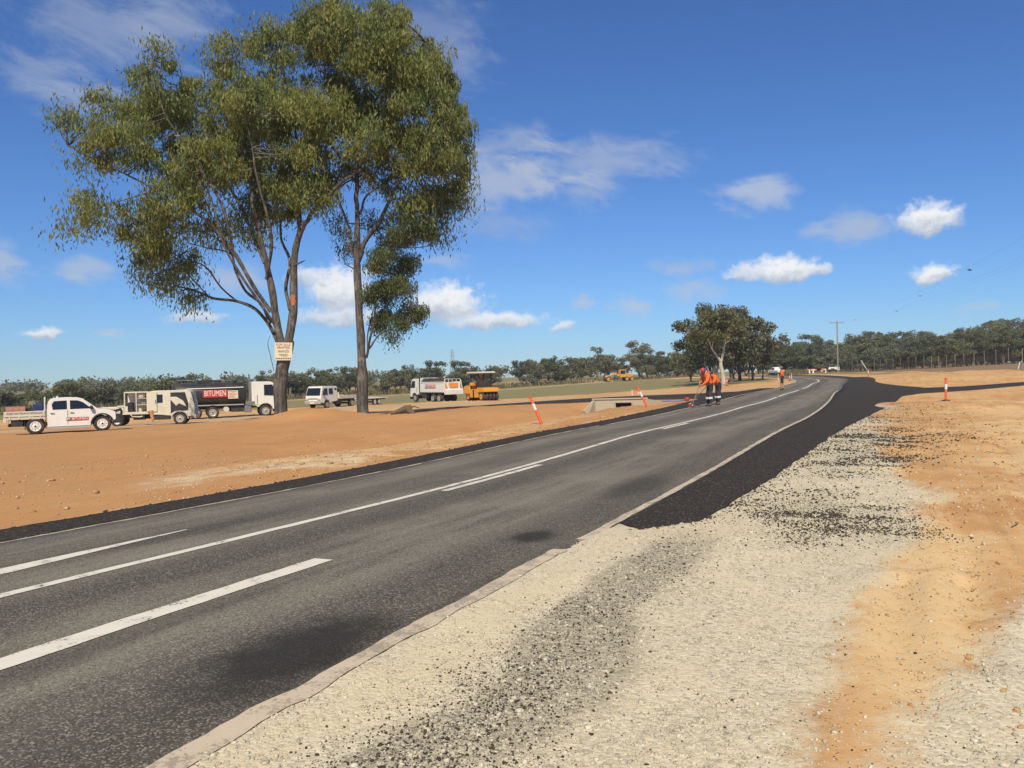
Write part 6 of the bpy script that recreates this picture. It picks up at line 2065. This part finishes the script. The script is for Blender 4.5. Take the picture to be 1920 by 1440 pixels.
def person(label, loc, rz, J, scale, mats, hat, bare_legs=False, tape=True, beard=False):
    root = empty('person', loc, R(rz), label, 'person', scale=(scale,) * 3)
    names = list(J)
    me = bpy.data.meshes.new('body')
    me.from_pydata([J[k] for k in names], [(names.index(a), names.index(b)) for a, b, _ in EDG if a in J and b in J], [])
    o = bpy.data.objects.new('body', me)
    COL.objects.link(o)
    sk_ = o.modifiers.new('skin', 'SKIN')
    sk_.use_smooth_shade = True
    for i, k in enumerate(names):
        v = me.skin_vertices[0].data[i]
        v.radius = RAD[k]
        v.use_root = (k == 'pelvis')
    sb = o.modifiers.new('sub', 'SUBSURF')
    sb.levels = sb.render_levels = 1
    BODIES.append((o, root, J, mats, bare_legs))
    # head dressing
    h = Vector(J['head'])
    up = (Vector(J['crown']) - Vector(J['jaw'])).normalized()
    fw = Vector((1, 0, 0))
    fw = (fw - up * fw.dot(up)).normalized()
    sd = up.cross(fw)
    def hp_(f, s, u): return h + fw * f + sd * s + up * u
    face = MB()
    face.add([hp_(.085, -.014, -.03), hp_(.085, .014, -.03), hp_(.118, 0, -.028), hp_(.088, 0, .012)], [[0, 1, 2], [0, 2, 3], [1, 3, 2], [0, 3, 1]])
    face.build('nose', M['skin'], root)
    ey = MB()
    for s in (-1, 1): ey.lathe([(.001, -.006), (.011, 0), (.001, .006)], 8, 'Y', tuple(hp_(.088, s * .032, .012)))
    ey.build('eyes', M['hair'], root)
    mo = MB()
    mo.slab([hp_(.09, -.025, -.058), hp_(.09, .025, -.058), hp_(.092, .02, -.050), hp_(.092, -.02, -.050)], .006)
    mo.build('mouth', M['text_red'], root)
    er = MB()
    for s in (-1, 1): er.slab([hp_(.0, s * .092, -.03), hp_(.03, s * .094, -.03), hp_(.035, s * .098, .03), hp_(-.005, s * .098, .025)], .014)
    er.build('ears', M['skin'], root)
    hr = MB()
    for k in range(6):
        a = R(100 + k * 32)
        hr.slab([hp_(.1 * math.cos(a - .3), .094 * math.sin(a - .3), -.055), hp_(.1 * math.cos(a + .3), .094 * math.sin(a + .3), -.055), hp_(.098 * math.cos(a + .3), .09 * math.sin(a + .3), .045), hp_(.098 * math.cos(a - .3), .09 * math.sin(a - .3), .045)], .012)
    hr.build('hair', M['hair'], root)
    ht = MB()
    prof = [(.11, .02), (.118, .03), (.112, .08), (.09, .125), (.05, .15), (.012, .155)]
    n = 16
    for r_, z in prof:
        for k in range(n):
            a = 2 * math.pi * k / n
            ht.v.append(tuple(hp_(r_ * 1.05 * math.cos(a), r_ * .95 * math.sin(a), z)))
    for i in range(len(prof) - 1):
        for k in range(n): ht.f.append([i * n + k, i * n + (k + 1) % n, (i + 1) * n + (k + 1) % n, (i + 1) * n + k])
    ht.f.append([(len(prof) - 1) * n + k for k in range(n)])
    b0 = len(ht.v)
    for k in range(n):
        a = 2 * math.pi * k / n
        rr = .21 if hat == 'brim' else (.205 if math.cos(a) > .3 else .135)
        ht.v.append(tuple(hp_(rr * math.cos(a), rr * .9 * math.sin(a), .012 if hat == 'cap' else .0)))
    for k in range(n): ht.f.append([k, (k + 1) % n, b0 + (k + 1) % n, b0 + k])
    ht.build('helmet' if hat == 'cap' else 'hat', M['redcap'] if hat == 'cap' else plain('straw_hat', (.25, .17, .1), .8), root, smooth=50)
    if tape:
        for s in 'LR':
            a, b = Vector(J['k' + s]), Vector(J['a' + s])
            q = a.lerp(b, .28)
            d = (b - a).normalized() * .045
            MB().tube([q - d, q + d], .108, 14).build('reflective_band', M['reflect'], root, smooth=50)
    # five bent fingers on each hand
    for s in 'LR':
        w_, h_ = Vector(J['w' + s]), Vector(J['h' + s])
        d = (h_ - w_).normalized()
        cr = d.cross(Vector((0, 0, 1)))
        cr = cr.normalized() if cr.length > .1 else Vector((0, 1, 0))
        pn = cr.cross(d)
        fg = MB()
        for k, (off_, ln) in enumerate(((-.03, .07), (-.01, .082), (.01, .078), (.03, .06))):
            a = h_ + cr * off_
            fg.tube([a, a + d * ln * .5, a + d * ln * .7 - pn * ln * .45, a + d * ln * .35 - pn * ln * .75], [.0105, .0095, .009, .007], 6)
        a = h_ - cr * .035 - d * .04
        fg.tube([a, a - cr * .03 + d * .025 - pn * .02, a - cr * .02 + d * .05 - pn * .05], [.012, .010, .008], 6)
        fg.build('fingers', M['skin'], root)
    return root


STOOP = dict(pelvis=(-.10, 0, .98), waist=(-.02, 0, 1.14), chest=(.08, 0, 1.37), neck=(.16, 0, 1.53), jaw=(.215, 0, 1.575), head=(.255, 0, 1.635), crown=(.28, 0, 1.72),
             sL=(.10, .20, 1.43), sR=(.10, -.20, 1.43), eL=(.22, .29, 1.15), eR=(.20, -.30, 1.17), wL=(.42, .16, .98), wR=(.38, -.10, 1.06), hL=(.47, .08, .95), hR=(.44, -.02, 1.04),
             pL=(-.10, .10, .92), pR=(-.10, -.10, .92), kL=(.0, .14, .50), kR=(-.02, -.13, .50), aL=(-.03, .15, .08), aR=(-.08, -.14, .08), tL=(.12, .17, .04), tR=(.08, -.16, .04))
DEEP = dict(STOOP)
DEEP.update(waist=(.0, 0, 1.13), chest=(.15, 0, 1.33), neck=(.28, 0, 1.44), jaw=(.34, 0, 1.465), head=(.39, 0, 1.51), crown=(.43, 0, 1.59), sL=(.17, .20, 1.38), sR=(.17, -.20, 1.38), eL=(.25, .29, 1.12), eR=(.23, -.30, 1.14))
STAND = dict(pelvis=(0, 0, .97), waist=(0, 0, 1.13), chest=(.02, 0, 1.36), neck=(.03, 0, 1.53), jaw=(.04, 0, 1.58), head=(.055, 0, 1.645), crown=(.05, 0, 1.73),
             sL=(.02, .21, 1.44), sR=(.02, -.21, 1.44), eL=(.02, .29, 1.17), eR=(.0, -.29, 1.17), wL=(.16, .20, 1.0), wR=(.18, -.18, 1.02), hL=(.22, .15, .99), hR=(.24, -.13, 1.02),
             pL=(0, .10, .91), pR=(0, -.10, .91), kL=(.06, .10, .50), kR=(-.02, -.11, .50), aL=(.04, .10, .08), aR=(-.10, -.11, .09), tL=(.18, .12, .04), tR=(.03, -.13, .04))
SIT = dict(STAND)
SIT.update(kL=(.42, .14, .90), kR=(.42, -.14, .90), aL=(.46, .14, .48), aR=(.46, -.14, .48), tL=(.6, .14, .44), tR=(.6, -.14, .44), wL=(.34, .16, 1.1), wR=(.34, -.16, 1.1), hL=(.4, .14, 1.1), hR=(.4, -.14, 1.1))
w1z = bat(9.0, 37.9) + .012
person('person in orange shirt and red helmet bending over a rake, nearest the camera', (9.0, 37.9, w1z), 196, STOOP, .985, ('hivis', 'navy', 'skin', 'boot'), 'cap')
person('person in orange shirt half hidden behind the bending raker in the red helmet', (9.72, 39.2, bat(9.72, 39.2) + .012), 190, DEEP, .97, ('hivis', 'navy', 'skin', 'boot'), 'cap')
person('person in orange shirt, shorts and brimmed hat standing alone on the far road', (20.0, 61.2, bat(20.0, 61.2) + .002), 165, STAND, .985, ('hivis', 'navy', 'skin', 'boot'), 'brim', bare_legs=True, tape=False)
rl = ro.location
person('person in orange shirt seated on the yellow road roller', (rl.x + .0, rl.y + .15, rl.z + .82), -57, SIT, .95, ('hivis', 'navy', 'skin', 'boot'), 'cap', tape=False)


M['rake_red'] = plain('dull_red_tool', (0.26, 0.04, 0.035), .6, .15, 6)


def rake(label, hand, foot, headw, rz):
    h, f = Vector(hand), Vector(foot)
    root = empty('rake', tuple(f), 0, label, 'rake')
    d = (h - f)
    MB().tube([(0, 0, .05), tuple(d), tuple(d * 1.28)], .017, 8).build('handle', M['wood'], root)
    hd = MB().box(-headw / 2, headw / 2, -.05, .05, .0, .09)
    o = hd.build('rake_head', M['rake_red'], root, .01)
    o.rotation_euler = (0, 0, R(rz))
    MB().cyl((0, 0, .06), tuple(d * .12), .03, .02, 8).build('socket', M['white'], root)


def wpos(loc, rz, sc_, p_):
    v = Matrix.Rotation(R(rz), 3, 'Z') @ (Vector(p_) * sc_)
    return (loc[0] + v.x, loc[1] + v.y, loc[2] + v.z)


hnd = wpos((9.0, 37.9, w1z), 196, .985, (.49, .04, .97))
rake('red-headed rake held by the bending worker in the red helmet', hnd, (8.15, 37.55, bat(8.15, 37.55) + .012), .36, 20)
z2 = bat(9.72, 39.2) + .012
hnd = wpos((9.72, 39.2, z2), 190, .97, (.49, .04, .97))
rake('long rake held by the half hidden worker, reaching left onto the seal', hnd, (8.45, 39.6, bat(8.45, 39.6) + .012), .4, 80)

# ------------------------------------------------------------------ loose stones
ICO_V = []
ph = (1 + 5 ** .5) / 2
for a, b in ((1, ph), (-1, ph), (1, -ph), (-1, -ph)):
    ICO_V += [(0, a, b), (a, b, 0), (b, 0, a)]
ICO_V = np.array(ICO_V, float)
ICO_V /= np.linalg.norm(ICO_V[0])
bm_ = bmesh.new()
for q in ICO_V: bm_.verts.new(q)
hull = bmesh.ops.convex_hull(bm_, input=bm_.verts[:])
bm_.verts.index_update()
ICO_F = np.array([[v.index for v in f.verts] for f in bm_.faces])
ICO_V = np.array([tuple(v.co) for v in bm_.verts])
bm_.free()


def zat_arr(x, y):
    fx, fy = np.interp(x, gx, np.arange(NG)), np.interp(y, gy, np.arange(NG))
    i, j = np.minimum(fx.astype(int), NG - 2), np.minimum(fy.astype(int), NG - 2)
    u, v = fx - i, fy - j
    return (ZG[j, i] * (1 - u) + ZG[j, i + 1] * u) * (1 - v) + (ZG[j + 1, i] * (1 - u) + ZG[j + 1, i + 1] * u) * v


def paved_sd(x, y):
    return np.minimum(poly_sd(x, y, [q for q in road_poly if -60 < q[1] < 70]), np.minimum(poly_sd(x, y, [tuple(q) for q in R_OUT[:160:4]] + [tuple(q) for q in (ROAD + ROADN * RE_ALL[:, None])[(ROADS >= s_at(8.5)) & (ROADS <= s_at(34))][::-6]]), poly_sd(x, y, side_poly)))


def stones(name, label, x, y, r, mat, sink=.35):
    n = len(x)
    V = ICO_V[None] * (1 + rng.uniform(-.28, .28, (n, 12, 1)))
    sc_ = r[:, None] * rng.uniform(.65, 1.35, (n, 3)) * np.array([1, 1, .72])
    V = V * sc_[:, None, :]
    a = rng.uniform(0, 6.28, n)
    ca_, sa2 = np.cos(a)[:, None], np.sin(a)[:, None]
    V = np.stack([V[..., 0] * ca_ - V[..., 1] * sa2, V[..., 0] * sa2 + V[..., 1] * ca_, V[..., 2]], 2)
    z = zat_arr(x, y) + r * .72 * (1 - 2 * sink)
    V = V + np.stack([x, y, z], 1)[:, None, :]
    F = (ICO_F[None] + (np.arange(n) * 12)[:, None, None]).reshape(-1, 3)
    o = np_mesh(name, V.reshape(-1, 3), F, mat)
    return tag(o, label, 'stones', kind='stuff')


def stone_material(name, ca, cb, cc):
    m, t = material(name)
    co = t.n('NewGeometry').outputs['Position']
    v = t.n('TexVoronoi', {'Vector': co, 'Scale': 30.0})
    c = t.n('SeparateColor', {0: v.outputs['Color']})
    k = t.mix(c.outputs[0], ca, cb)
    k = t.mix(t.step(c.outputs[1], .75, .9), k, cc)
    k = t.mix(t.step(t.noise(co, 120, 3), .4, .7, 0, .35), k, tuple(a * .6 for a in ca))
    finish(t, k, .9, spec=.2)
    return m


N = 170000
u = rng.uniform(0, 1, N)
rr = 2.9 * (24 / 2.9) ** u
aa_ = rng.uniform(-.42, .62, N)
x, y = rr * np.sin(aa_), rr * np.cos(aa_)
zn = zones(x, y)
sd_ = paved_sd(x, y)
cl_ = .45 + .75 * (vnoise(x, y, .9, 61) * .5 + .5) * (vnoise(x, y, .35, 62) * .4 + .8)
keep = (rng.uniform(0, 1, N) < np.clip(zn['gravel'] * cl_ * (1 - .6 * zn['sand']), 0.10, 1) * .55) & (sd_ > .03)
xs_, ys_ = x[keep], y[keep]
rs_ = np.clip(rng.lognormal(-5.05, .48, len(xs_)), .003, .024) * np.clip(np.hypot(xs_, ys_) / 8, .7, 1.4)
stones('loose_gravel', 'pale crushed gravel scattered over the right shoulder', xs_, ys_, rs_, stone_material('pale_gravel_stones', (.36, .325, .25), (.56, .51, .39), (.62, .57, .45)))
N = 120000
rr = 3.0 * (30 / 3.0) ** rng.uniform(0, 1, N)
aa_ = rng.uniform(-.3, .62, N)
x, y = rr * np.sin(aa_), rr * np.cos(aa_)
zn = zones(x, y)
sd_ = paved_sd(x, y)
spill = .8 * np.exp(-np.maximum(sd_ - .02, 0) / .2) * (y > 8.3) * (x * .907 - y * .42 > -4)
pr_ = np.clip(zn['dark'] * .9 * (.45 + .9 * np.maximum(vnoise(x, y, .5, 71), 0)) + .035 * zn['band'] + spill, .006, .8)
keep = (rng.uniform(0, 1, N) < pr_) & (sd_ > .01)
xs_, ys_ = x[keep], y[keep]
rs_ = np.clip(rng.lognormal(-5.05, .3, len(xs_)), .004, .014) * np.clip(np.hypot(xs_, ys_) / 8, .75, 1.7)
stones('loose_black_aggregate', 'black bitumen-coated stones spilled over the gravel beside the new seal', xs_, ys_, rs_, M['aggregate'], .2)
# clods in the right-hand dirt
N = 14000
rr = 4.0 * (45 / 4.0) ** rng.uniform(0, 1, N)
aa_ = rng.uniform(.25, .62, N)
x, y = rr * np.sin(aa_), rr * np.cos(aa_)
k_ = (rng.uniform(0, 1, N) < (1 - zones(x, y)['gravel']) * np.clip(.25 + .8 * vnoise(x, y, 1.1, 95), 0, 1)) & (paved_sd(x, y) > .1)
stones('dirt_clods', 'small earth clods on the right-hand dirt', x[k_], y[k_], np.clip(rng.lognormal(-4.7, .5, k_.sum()), .005, .04) * np.clip(np.hypot(x[k_], y[k_]) / 9, .7, 1.6), stone_material('orange_earth_clods', (.34, .19, .085), (.52, .33, .16), (.58, .46, .3)), .35)
# the two thick spills, where the spreader stopped
xa, ya, ra_ = [], [], []
for (x0, x1, y0, y1, n_s, ang) in [(2.5, 4.3, 7.4, 10.8, 26000, 0), (4.6, 10.2, 11.6, 21.8, 42000, 0), (9.0, 17.5, 21.5, 37.0, 16000, 0)]:
    x, y = rng.uniform(x0, x1, n_s), rng.uniform(y0, y1, n_s)
    al_, ac_ = x * 0.42 + y * 0.907, x * 0.907 - y * 0.42
    core = zones(x, y)['dark'] * np.clip(.1 + 1.1 * vnoise(ac_ * .6, al_ * 1.6, .55, 91) + .5 * vnoise(x, y, .2, 92), 0, 1)
    k_ = (rng.uniform(0, 1, n_s) < core * .85) & (paved_sd(x, y) > .02)
    xa.append(x[k_]); ya.append(y[k_])
xa, ya = np.concatenate(xa), np.concatenate(ya)
stones('aggregate_spill', 'dense dark spills of black aggregate on the gravel right of the new seal', xa, ya, np.clip(rng.lognormal(-4.95, .3, len(xa)), .005, .014) * np.clip(np.hypot(xa, ya) / 9, .8, 1.9), M['aggregate'], .2)
# clods and stones on the left bank, and the ragged edge of the left strip
N = 7000
s_ = rng.uniform(0, 1, N)
y = 9 + 38 * s_ ** 1.3
x = -6.0 + (y - 10) * .463 - rng.uniform(0, 1, N) ** 1.6 * 13
sd_ = poly_sd(x, y, [tuple(q) for q in outer[::20]] + [(30, 70), (30, -20), (-15, -22)])
ok = (sd_ > .02) & (rng.uniform(0, 1, N) < .35 + .4 * vnoise(x, y, 2.2, 81))
xs_, ys_ = x[ok], y[ok]
stones('dirt_clods', 'small clods and stones on the left orange bank', xs_, ys_, np.clip(rng.lognormal(-3.9, .45, len(xs_)), .012, .085), stone_material('earth_clods', (.34, .18, .08), (.5, .31, .15), (.55, .45, .32)), .35)
# chips along the outer lip of the left strip
k_ = rng.integers(0, len(outer), 5000)
ofs = rng.normal(.0, .05, 5000)
nn2 = normals(outer)
x, y = outer[k_, 0] - nn2[k_, 0] * np.abs(ofs), outer[k_, 1] - nn2[k_, 1] * np.abs(ofs)
ok = (y > 8) & (y < 40)
stones('strip_edge_aggregate', 'loose black chips along the outer lip of the left strip', x[ok], y[ok], np.clip(rng.lognormal(-4.4, .3, ok.sum()), .008, .03), M['aggregate'], -.6)
# twigs and bark litter
TW = Geo()
for i in range(60):
    if i < 30:
        y = rng.uniform(10, 40)
        x = -6.6 + (y - 10) * .463 - rng.uniform(0, 10)
    else:
        y = rng.uniform(4.5, 22)
        x = 2.6 + (y - 4.5) * .5 + rng.uniform(0, 3.5)
    a = rng.uniform(0, 6.28)
    L = rng.uniform(.06, .28)
    z = zat(x, y) + .012
    TW.add(*np_tube(np.array([[x, y, z], [x + math.cos(a) * L * .5, y + math.sin(a) * L * .5, z + .02], [x + math.cos(a + .3) * L, y + math.sin(a + .3) * L, z + .005]]), [.006, .007, .003], 5))
o = TW.obj('twig_litter', M['wood'], None)
tag(o, 'dry twigs littering the dirt', 'twigs', kind='stuff')

# ------------------------------------------------------------------ turn lettering and bodies into plain meshes
bpy.context.view_layer.update()
dg = bpy.context.evaluated_depsgraph_get()
for o, mat, parent, loc, rot, width, name in TEXTS:
    me = bpy.data.meshes.new_from_object(o.evaluated_get(dg))
    me.materials.clear()
    cu = o.data
    bpy.data.objects.remove(o)
    n = link_mesh(name, me, mat, parent)
    n.location = loc
    n.rotation_euler = rot
    if width:
        xs = [v.co.x for v in me.vertices]
        n.scale = (width / (max(xs) - min(xs)), 1, 1)
for o, root, J, mats, bare in BODIES:
    me = bpy.data.meshes.new_from_object(o.evaluated_get(dg))
    bpy.data.objects.remove(o)
    me.materials.clear()
    n = link_mesh('body', me, [M[k] for k in mats], root)
    E_ = [(np.array(J[a]), np.array(J[b]), k, a, b) for a, b, k in EDG]
    for p_ in me.polygons:
        c = np.array(p_.center)
        best = (1e9, 0)
        for a, b, k, na, nb2 in E_:
            t = np.clip(np.dot(c - a, b - a) / np.dot(b - a, b - a), 0, 1)
            d = np.linalg.norm(c - a - t * (b - a))
            if d < best[0]:
                kk = k
                if bare and na[0] in 'k' and k == 1: kk = 2
                if na == 'chest' and nb2 == 'neck' and t > .85: kk = 2
                if k == 1 and na[0] == 'k' and t > .9: kk = 3
                best = (d, kk)
        p_.material_index = best[1]
        p_.use_smooth = True

# ------------------------------------------------------------------ air
hz = MB().box(-905, 905, -900, 915, -8, 30).build('haze', None)
tag(hz, 'thin clear-day haze filling the air over the whole site', kind='stuff')
hm, ht_ = material('thin_air')
vol = ht_.n('VolumePrincipled', {'Color': (0.82, 0.9, 0.98, 1), 'Density': 0.0003, 'Anisotropy': 0.0})
ho = ht_.n('OutputMaterial')
ht_.t.links.new(vol.outputs[0], ho.inputs['Volume'])
hz.data.materials.append(hm)
